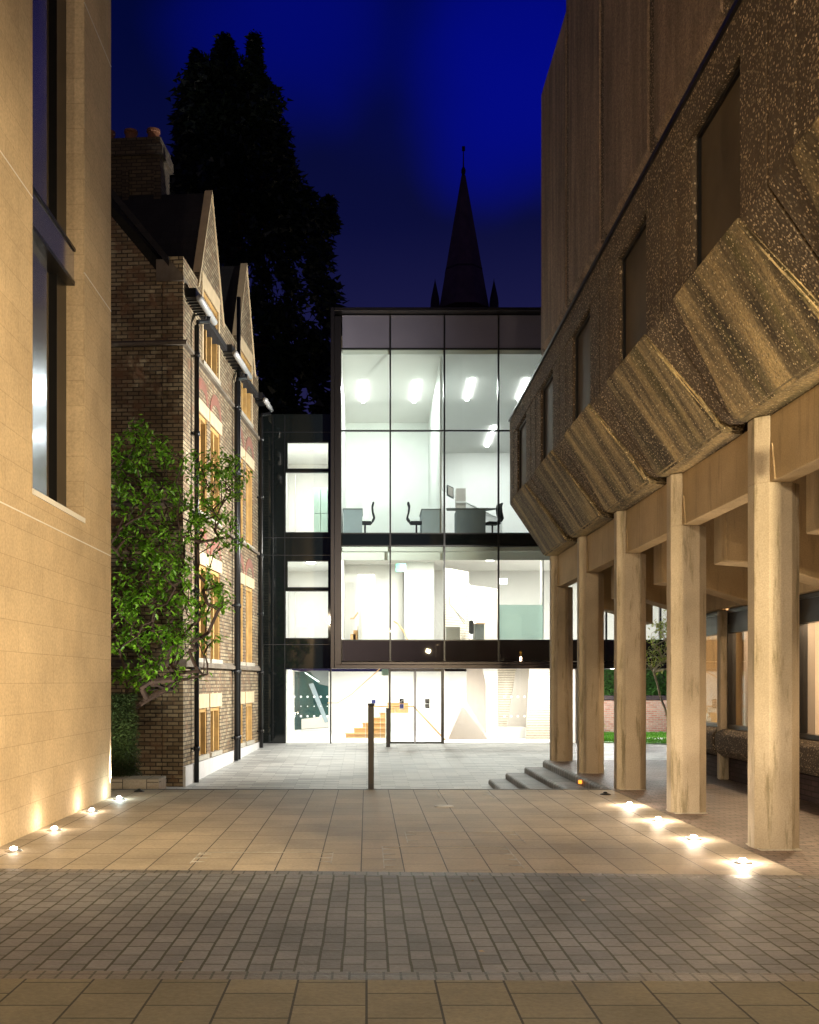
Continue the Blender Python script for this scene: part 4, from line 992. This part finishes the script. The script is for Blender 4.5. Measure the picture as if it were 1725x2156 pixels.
# room behind the inner glass
bm = nb(); box(bm, 9.6, 9.8, 2, YI, 0, 4.5); obj('room_wall', bm, M['dressing'], cb)
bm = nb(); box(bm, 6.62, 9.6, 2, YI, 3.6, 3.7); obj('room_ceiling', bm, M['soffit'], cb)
bm = nb(); box(bm, 6.62, 9.6, YI - .15, YI, 0, 3.6); obj('room_wall', bm, M['concretebeam'], cb)
for y in (8.2, 11.2, 14.0, 17.0, 19.9):
    bm = nb(); box(bm, 7.3, 7.62, y, y + .32, 0, 3.6); obj('inner_pier', bm, M['pinkwall'], cb)
for y in (6.5, 10.6, 14.6, 18.4):
    bm = nb(); box(bm, 6.9, 8.4, y, y + .07, 3.05, 3.13); obj('tube_light', bm, M['e_yellow'], cb)
    lamp('POINT', 'lamp', (6.95, y + .4, 2.75), 260, (1, .66, .40), cb, size=.1)

# ================================================================== CHURCH SPIRE
chs = thing('church_spire', (20, 160, 0), 'dark stone church spire with two corner pinnacles and a weathervane, far behind', 'church spire')
YS = 150.0
ks = YS / F
cx = (976 - VX) * ks
def octa(bm, cx, cy, prof, seg=8, rot=PI / 8):
    rings = []
    for r, z in prof: rings.append([bm.verts.new((cx + r * math.cos(2 * PI * k / seg + rot), cy + r * math.sin(2 * PI * k / seg + rot), z)) for k in range(seg)])
    for i in range(len(rings) - 1):
        for k in range(seg): bm.faces.new((rings[i][k], rings[i][(k + 1) % seg], rings[i + 1][(k + 1) % seg], rings[i + 1][k]))
    bm.faces.new(rings[0][::-1]); bm.faces.new(rings[-1])
zz_ = lambda y: EYE + (VY - y) * ks
bm = nb(); octa(bm, cx, YS, [(52 * ks * 1.08, zz_(655)), (45 * ks * 1.08, zz_(615)), (5 * ks, zz_(372))]); box(bm, cx - 58 * ks, cx + 58 * ks, YS - 58 * ks, YS + 58 * ks, -1, zz_(668)); obj('spire', bm, M['churchstone'], chs)
for (y, r0) in ((552, 33.5), (572, 37.5), (432, 13.5)):
    bm = nb(); octa(bm, cx, YS, [(r0 * ks * 1.1, zz_(y + 3)), (r0 * ks * 1.1, zz_(y - 2))]); obj('stone_band', bm, M['churchdark'], chs)
for x in (914, 1036):
    bm = nb(); octa(bm, (x - VX) * ks, YS - 35 * ks, [(10 * ks, zz_(670)), (10 * ks, zz_(652)), (8.5 * ks, zz_(640)), (.6 * ks, zz_(604)), (.4 * ks, zz_(600))]); obj('pinnacle', bm, M['churchdark'], chs)
bm = nb(); octa(bm, cx, YS, [(4.2 * ks, zz_(376)), (5 * ks, zz_(372)), (3.2 * ks, zz_(368)), (5 * ks, zz_(362)), (4.6 * ks, zz_(357)), (1.5 * ks, zz_(351)), (.8 * ks, zz_(310))]); box(bm, cx - 3 * ks, cx + 3.5 * ks, YS - .05, YS + .05, zz_(318), zz_(308)); obj('weathervane', bm, M['churchdark'], chs)

# ================================================================== BIG CONIFER
cf = thing('conifer', (-5.4, 52, 0), 'huge dark redwood conifer behind the old brick building, twin topped', 'tree')
YT = 52.0; kt = YT / F
prof = [(660, 330, 732), (600, 325, 728), (540, 335, 716), (470, 335, 704), (440, 335, 690), (406, 340, 655), (363, 348, 641), (300, 363, 622), (235, 359, 596), (200, 372, 590), (171, 392, 572), (140, 415, 560)]
def lr(y):
    if y > 660: return 330, 735 - (y - 660) * .05
    for (ya, la, ra), (yb, lb, rb) in zip(prof[:-1], prof[1:]):
        if yb <= y <= ya:
            f = (ya - y) / (ya - yb); return la + (lb - la) * f, ra + (rb - ra) * f
    return 410, 545
def spray(bm, p, out, L):
    """a drooping frond spray of small faces"""
    for _ in range(9):
        q = p + Vector((random.gauss(0, .22), random.gauss(0, .22), random.gauss(-.05, .22))) * L
        d = (out + Vector((random.gauss(0, .5), random.gauss(0, .5), random.gauss(-.45, .5)))).normalized()
        s = d.cross(Vector((random.gauss(0, 1), random.gauss(0, 1), random.gauss(0, 1)))).normalized() * L * random.uniform(.1, .2)
        l = L * random.uniform(.3, .65)
        bm.faces.new([bm.verts.new(q - s), bm.verts.new(q + s), bm.verts.new(q + d * l)])
bm = nb(); rnd = random.Random(3)
n = 0
while n < 11500:
    y = 165 + 935 * rnd.random() ** .85
    l, r = lr(y); c = (l + r) / 2; hw = (r - l) / 2 * kt
    a = rnd.uniform(0, 2 * PI); rr = math.sqrt(rnd.uniform(.12, 1.0))
    lump = .90 + .16 * noise.noise(Vector((math.cos(a) * 1.6, math.sin(a) * 1.6, y * .018))) + .12 * noise.noise(Vector((math.cos(a) * 4, math.sin(a) * 4, y * .05)))
    if y > 480 and (noise.noise(Vector((math.cos(a) * 3 + 5, math.sin(a) * 3, y * .03))) > .18 or noise.noise(Vector(((c - VX) * kt * .8 + math.cos(a) * hw * rr * .8, 7, y * kt * .7))) > -.02): n += 1; continue
    X = (c - VX) * kt + math.cos(a) * hw * rr * lump; Yd = YT + math.sin(a) * hw * rr * lump
    z = EYE + (VY - y) * kt
    spray(bm, Vector((X, Yd, z)), Vector((math.cos(a), math.sin(a), 0)), .75 if y < 700 else 1.0); n += 1
for (ax, y0_, y1_, hw0) in ((474, 79, 190, 42), (536, 76, 190, 22), (414, 112, 185, 17), (690, 418, 480, 18)):
    for _ in range(620 if hw0 > 25 else 260):
        y = rnd.uniform(y0_, y1_); f = ((y - y0_) / (y1_ - y0_)) ** .75; a = rnd.uniform(0, 2 * PI); r_ = (2 + hw0 * f) * kt * math.sqrt(rnd.random()) * .9
        spray(bm, Vector(((ax - VX) * kt + math.cos(a) * r_, YT + math.sin(a) * r_, EYE + (VY - y) * kt)), Vector((math.cos(a), math.sin(a), 0)), .5)
obj('crown', bm, M['conifer'], cf, norm=False)
bm = nb(); xt = (505 - VX) * kt
tube(bm, [(xt + .4, YT, -.5), (xt + .2, YT, 8), (xt, YT, 18), (xt - .4, YT, 27), ((474 - VX) * kt, YT, EYE + (VY - 95) * kt)], [1.1, .8, .5, .25, .05], 10)
for i in range(70):
    z = 5 + i * .33; a = rnd.uniform(0, 2 * PI); y = VY - (z - EYE) / kt; l, r = lr(y); hw = (r - l) / 2 * kt * rnd.uniform(.6, .88)
    p0 = Vector((xt, YT, z)); d = Vector((math.cos(a), math.sin(a), 0))
    tube(bm, [p0, p0 + d * hw * .5 + Vector((0, 0, -.5)), p0 + d * hw + Vector((0, 0, -.1))], [.12, .07, .02], 5)
obj('trunk', bm, M['bark'], cf)

# ================================================================== LEAFY TREE IN FRONT OF THE OLD BUILDING
def leafy(root, lobes, base, Y, ntips, leafm, barkm, L, depth, seed, nl=9, r0=.05, stems=3):
    rn = random.Random(seed)
    nodes = []   # (pos, parent, tips carried)
    def add(p, par): nodes.append([p, par, 0]); return len(nodes) - 1
    b0 = add(Vector(base), -1)
    cx_ = sum(l[0] * l[2] * l[3] for l in lobes) / sum(l[2] * l[3] for l in lobes)
    tips = []
    tot = sum(l[2] * l[3] for l in lobes)
    for (x, y, rx, ry) in lobes:
        for _ in range(max(2, int(ntips * rx * ry / tot))):
            a = rn.uniform(0, 2 * PI); r = math.sqrt(rn.random())
            Yd = Y + rn.uniform(-depth, depth)
            p = P(x + math.cos(a) * r * rx, y + math.sin(a) * r * ry, Y); p.y = Yd
            tips.append(p)
    tips.sort(key=lambda p: (p - Vector(base)).length)
    for t_ in tips:
        best, bd = 0, 1e9
        for i, nn in enumerate(nodes):
            d = (nn[0] - t_).length + max(0, nn[0].z - t_.z + .1) * 1.5
            if d < bd: best, bd = i, d
        p0 = nodes[best][0]; k = max(1, int((t_ - p0).length / .35)); par = best
        for j in range(1, k + 1):
            f = j / k; p = p0.lerp(t_, f) + Vector((rn.gauss(0, .018), rn.gauss(0, .018), .05 * math.sin(f * PI) * (t_ - p0).length * .5)); par = add(p, par)
        i = par
        while i >= 0: nodes[i][2] += 1; i = nodes[i][1]
    bm = nb()
    for p, par, c in nodes:
        if par < 0: continue
        q = nodes[par]
        if (q[0] - p).length < 1e-4: continue
        ra = min(r0, .003 + .0028 * math.sqrt(q[2])); rb = min(r0, .0025 + .0028 * math.sqrt(c))
        tube(bm, [q[0], p], [ra, rb], 5, False)
    obj('trunk', bm, barkm, root)
    bm = nb()
    for i, (p, par, c) in enumerate(nodes):
        if c <= 4 and par >= 0:
            q = nodes[par][0]
            for _ in range(nl if c <= 1 else nl // 2):
                f = rn.random(); s = p.lerp(q, f * .8) + Vector((rn.gauss(0, .07), rn.gauss(0, .07), rn.gauss(0, .06)))
                a = rn.uniform(0, 2 * PI); leafcard(bm, s, L * rn.uniform(.7, 1.25), L * .48, Vector((math.cos(a), math.sin(a) * .8, rn.uniform(-1.1, .1))))
    obj('crown', bm, leafm, root, norm=False)
lt = thing('leafy_tree', (-4.25, 19.3, -.4), 'slender tree with fresh green leaves in front of the old brick gable end', 'tree')
lobes = [(275, 1000, 45, 75), (300, 940, 30, 45), (350, 965, 22, 38), (340, 1060, 50, 60), (280, 1130, 45, 70), (420, 985, 38, 28), (480, 975, 26, 24), (455, 1040, 40, 42), (495, 1010, 16, 40), (420, 1110, 42, 50), (475, 1110, 22, 36), (508, 1142, 14, 12), (355, 1170, 50, 55), (285, 1240, 50, 60), (360, 1260, 45, 50), (425, 1240, 34, 52), (465, 1260, 22, 38), (270, 1330, 38, 50), (335, 1350, 50, 48), (400, 1340, 45, 45), (435, 1400, 18, 26), (290, 1420, 50, 38), (350, 1420, 40, 34)]
leafy(lt, lobes, (-4.25, 19.3, -.4), 19.3, 820, M['leaf'], M['bark'], .125, .75, 11, nl=17, r0=.05)
# dark shrub at its foot
bm = nb()
for _ in range(9000):
    t_ = random.random(); y = 1650 - 190 * t_; hw = 38 * (1 - .35 * t_) * (1 + .25 * noise.noise(Vector((0, 0, y * .04))))
    a = random.uniform(0, 2 * PI); r_ = math.sqrt(random.random())
    x = 258 + hw * r_ * math.cos(a); p = P(x, y, 18.2); p.y = 18.2 + math.sin(a) * r_ * .45
    leafcard(bm, p, random.uniform(.05, .10), .022)
o = obj('evergreen_shrub', bm, M['leafdark'], norm=False); tag(o, 'dark evergreen shrub beside the corner of the stone building', 'shrub'); origin_to(o, (-4.25, 18.2, -.2))
sp_ = thing('sapling', (9.35, 31, -.27), 'thin bare stemmed sapling with sparse yellow green leaves by the lawn', 'tree')
leafy(sp_, [(1385, 1330, 22, 30), (1375, 1375, 20, 30), (1400, 1340, 18, 40), (1415, 1300, 20, 30), (1385, 1400, 22, 22), (1425, 1370, 20, 40)], (9.15, 31, -.27), 31, 150, M['sapling'], M['palebark'], .12, .5, 5, nl=8, r0=.035)
sp_.location = (9.15, 31, -.27)
for c_ in kids(sp_): c_.location = (.2, 0, 0)

# ================================================================== SMALL THINGS
def bollard(X, Y, z, w, h, label):
    t = thing('bollard', (X, Y, z), label, 'bollard', 'square bollards in front of the lobby')
    bm = nb(); box(bm, X - w / 2, X + w / 2, Y - w / 2, Y + w / 2, z - .02, z + h - .04); bevel(bm, .01); obj('post', bm, M['bollard'], t)
    bm = nb(); box(bm, X - w / 2 - .006, X + w / 2 + .006, Y - w / 2 - .006, Y + w / 2 + .006, z + h - .038, z + h); bevel(bm, .006); obj('cap', bm, M['blackmetal'], t)
    bm = nb(); box(bm, X - w / 2 + .015, X + w / 2 - .015, Y - w / 2 - .004, Y - w / 2 + .01, z + .02, z + .1); obj('base_plate', bm, M['darkmetal'], t)
bollard((781.5 - VX) / F * 16.97, 17.02, -.012 + 0, .095, 1.40, 'tall square brown bollard at the edge of the slab paving')
bollard((817.5 - VX) / F * 31.8, 31.8, gz(31.8), .12, 1.18, 'smaller looking square bollard just in front of the lobby doors')
bm = nb(); box(bm, 0.0, .16, 16.93, 17.12, -1.0, -.01); tag(obj('bollard_footing', bm, M['stepbrick']), kind='structure')
GL = (1.0, .80, .58)
def ground_light(X, Y, label, lit=True, col=GL, power=26, em='e_ground', side=1, group='recessed ground lights'):
    t = thing('ground_light', (X, Y, 0), label, 'light', group)
    bm = nb(); lathe(bm, [(.085, .001), (.085, .006), (.07, .016), (.05, .024), (.035, .026)], X, Y, 24); obj('rim', bm, M['steel'] if lit else M['darkmetal'], t, True)
    bm = nb(); lathe(bm, [(.036, .0262), (.03, .040), (.012, .047)], X, Y, 16); obj('lens', bm, M[em] if lit else M['blackmetal'], t, True)
    if lit:
        lamp('POINT', 'lamp', (X, Y, .10), power if X > 0 else power * .5, col, t, size=.04)
        if X < 0:
            if Y > 15: lamp('SPOT', 'lamp', (X, Y + .1, .12), 900, (1, .98, .86), t, size=.04, rot=(Vector((-4.1, 19.6, 3.6)) - Vector((X, Y, .1))).to_track_quat('-Z', 'Y').to_euler(), spot=math.radians(75), blend=.7)
            return
        lamp('SPOT', 'lamp', (X, Y, .16), power * (.8 if X < 0 else 5), col, t, size=.04, rot=(0, math.radians(180 + 0 * side), 0), spot=math.radians(130), blend=.9)
for i, (X, Y) in enumerate(((-3.63, 10.75), (-3.66, 12.25), (-3.68, 14.0), (-3.66, 15.46))):
    ground_light(X, Y, ('half seen dim ground light at the left edge, nearest of its row', 'bright ground light beside the stone wall, second of its row', 'brightest ground light close to the stone building wall', 'cool white ground light past the corner of the stone building')[i], power=(3, 9, 12, 12)[i], col=GL if i < 3 else (.85, 1, .95), em='e_ground' if i < 3 else 'e_cool', group='recessed ground lights along the stone wall')
ground_light(-3.6, 16.55, 'unlit round ground fitting near the shrub', lit=False, group='unlit ground fittings')
ground_light(3.68, 16.1, 'unlit round ground fitting near the steps and columns', lit=False, group='unlit ground fittings')
for i, (X, Y) in enumerate(((3.70, 14.70), (3.66, 13.1), (3.62, 11.56), (3.62, 10.05))):
    ground_light(X, Y, ('bright ground light farthest from the viewer beside the concrete columns', 'bright ground light left of the second nearest column', 'bright ground light between the two nearest columns', 'bright ground light nearest the paver band, by the nearest column')[i], power=(24, 20, 20, 18)[i], group='recessed ground lights along the columns')
# access covers set in the slabs: metal edge frames
def cover(x0_, x1_, y0_, y1_, label, teeth=4):
    """frame in the slab paving, given in metres"""
    bm = nb(); w_ = .010
    box(bm, x0_, x1_, y1_ - w_, y1_, .001, .006)
    box(bm, x0_, x0_ + w_, y0_, y1_ - w_, .001, .006); box(bm, x1_ - w_, x1_, y0_, y1_ - w_, .001, .006)
    for i in range(teeth):
        y = y0_ + (y1_ - y0_) * (i + .5) / teeth
        for (a, s) in ((x0_ + w_, 1), (x1_ - w_, -1)):
            prism(bm, [Vector((a, y - .03, .001)), Vector((a + s * .12, y, .001)), Vector((a, y + .03, .001))], (0, 0, .004))
    o = obj('access_cover', bm, M['coverframe']); tag(o, label, 'drain cover', 'metal edged access covers in the slab paving'); origin_to(o, ((x0_ + x1_) / 2, (y0_ + y1_) / 2, 0))
def gx(x, y): return (x - VX) * EYE / (y - VY)
def gy(y): return F * EYE / (y - VY)
cover(gx(806, 1805), gx(1085, 1805), gy(1829), gy(1783), 'largest metal edged cover, right of the bollard near the paver band')
cover(gx(855, 1765), gx(1098, 1765), gy(1776), gy(1752), 'metal edged cover just beyond the largest one', 2)
cover(gx(412, 1805), gx(701, 1805), gy(1819), gy(1795), 'metal edged cover on the left half of the slab paving', 3)
cover(gx(920, 1672), gx(1032, 1672), gy(1680), gy(1668), 'small metal edged cover close to the steps', 1)
bm = nb(); lathe(bm, [(.14, .001), (.13, .012), (.05, .02)], gx(935, 1698), gy(1698), 16); o = obj('drain_lid', bm, M['coverframe']); tag(o, 'small round worn metal lid in the middle of the slabs', 'drain cover'); origin_to(o, (gx(935, 1698), gy(1698), 0))
# planter kerb, cable and orange lamp by the old building's corner
bm = nb(); box(bm, -4.5, -3.45, 17.35, 18.0, -.7, .12); bevel(bm, .01); o = obj('stone_planter', bm, M['slab']); tag(o, 'low stone planter edge in front of the shrub', 'planter'); origin_to(o, (-4, 17.7, -.6))
bm = nb(); pts = []
for i in range(60):
    a = i * .33; r_ = .16 + .03 * math.sin(i * .7); pts.append((-3.28 + math.cos(a) * r_ * 1.5, 17.9 + math.sin(a) * r_, gz(17.9) + .36 + .02 * (i % 7) / 2))
tube(bm, pts, .012, 5)
o = obj('cable', bm, M['blackmetal']); tag(o, 'coiled black cable lying at the corner of the old building', 'cable'); origin_to(o, (-3.28, 17.9, gz(17.9)))
bm = nb(); box(bm, -3.9, -2.9, 17.6, 18.3, gz(17.9) - .2, gz(17.9) + .355); tag(obj('soil_bank', bm, M['gravel']), kind='structure')
bm = nb(); lathe(bm, [(.02, .0), (.06, .03), (.075, .10), (.05, .16), (.01, .18)], 0, 0, 14); bmesh.ops.translate(bm, verts=bm.verts, vec=(-3.42, 17.62, gz(17.9) + .36)); o = obj('warning_lamp', bm, M['e_orange'], None, True); tag(o, 'small glowing orange lamp beside the coiled cable', 'lamp'); origin_to(o, (-3.42, 17.62, gz(17.9) + .36))
# fallen bits on the pavers
for i, (x, y) in enumerate(((1007, 2003), (1223, 1896), (375, 2027), (990, 1855), (1680, 1868))):
    bm = nb(); c = Vector((gx(x, y), gy(y), .004)); leafcard(bm, c, .05, .03, Vector((1, random.uniform(-1, 1), 0)))
    o = obj('fallen_leaf', bm, M['palebark'], norm=False); tag(o, 'small pale dry fallen leaf on the grey pavers', 'leaf', 'fallen leaves on the pavers'); origin_to(o, c)
# street lamps behind the camera that light the near paving and the stone
def street_lamp(X, Y, h, power, col, label):
    t = thing('street_lamp', (X, Y, 0), label, 'street lamp', 'street lamps behind the viewer')
    bm = nb(); tube(bm, [(X, Y, 0), (X, Y, 1.2), (X, Y, h)], [.09, .06, .04], 12); obj('pole', bm, M['blackmetal'], t, True)
    bm = nb(); lathe(bm, [(.12, h), (.2, h + .28), (.19, h + .3)], X, Y, 16); obj('lantern', bm, M['e_street'], t, True)
    bm = nb(); lathe(bm, [(.24, h + .305), (.2, h + .36), (.03, h + .46)], X, Y, 16); obj('hood', bm, M['blackmetal'], t, True)
    lamp('POINT', 'lamp', (X, Y + .35, h + .1), power, col, t, size=.05)
street_lamp(1.6, -3.5, 5.0, 2500, (1.0, .80, .55), 'tall black street lamp with a warm lantern, nearer the concrete side')
street_lamp(-2.6, -9.0, 6.0, 1600, (1.0, .80, .55), 'tall black street lamp with a warm lantern, nearer the stone side')

# added unseen fill spots: two under the hoods, one at the far end
def fill_light(loc, rot, power, col, label, spot, em):
    x, y, z = loc
    t = thing('fill_light', loc, label, 'fill light')
    bm = nb(); box(bm, x - .05, x + .05, y - .12, y + .12, z + .03, z + .16); bevel(bm, .012); obj('housing', bm, M['blackmetal'], t)
    bm = nb(); box(bm, x - .04, x + .04, y - .10, y + .10, z, z + .028); obj('lens', bm, M[em], t)
    lamp('SPOT', 'lamp', (x, y, z - .03), power, col, t, size=.12, rot=rot, spot=spot, blend=.8)
def aim(a, b): return (Vector(b) - Vector(a)).to_track_quat('-Z', 'Y').to_euler()
fill_light((3.95, 7.9, 3.75), aim((3.95, 7.9, 3.75), (-3.9, 10.6, 3.5)), 5800, (1.0, .77, .44), 'small warm fill light added under the near hoods of the concrete building', math.radians(80), 'e_street')
fill_light((3.72, 3.2, 3.6), aim((3.72, 3.2, 3.6), (3.35, 11, 3.4)), 4800, (1.0, .78, .46), 'second warm fill light added under the hoods, the one nearer the street', math.radians(50), 'e_street')
fill_light((4.1, 23.55, 5.6), aim((4.1, 23.55, 5.6), (-3.6, 27.5, 6.6)), 12500, (1.0, .97, .90), 'cool fill light added unseen on the far end of the concrete building', math.radians(125), 'e_box')
for (x, y) in ((8.2, 34.6), (8.2, 38.2), (11.0, 36.4)):  # downlights added out of view under the cantilever to light the garden
    bm = nb(); lathe(bm, [(.12, zG1 + .03), (.12, zG1 + .058)], x, y, 14); obj('downlight', bm, M['e_spot'], gbd)
    lamp('POINT', 'lamp', (x, y, zG1 - .12), 330, (1, .97, .93), gbd, size=.12)
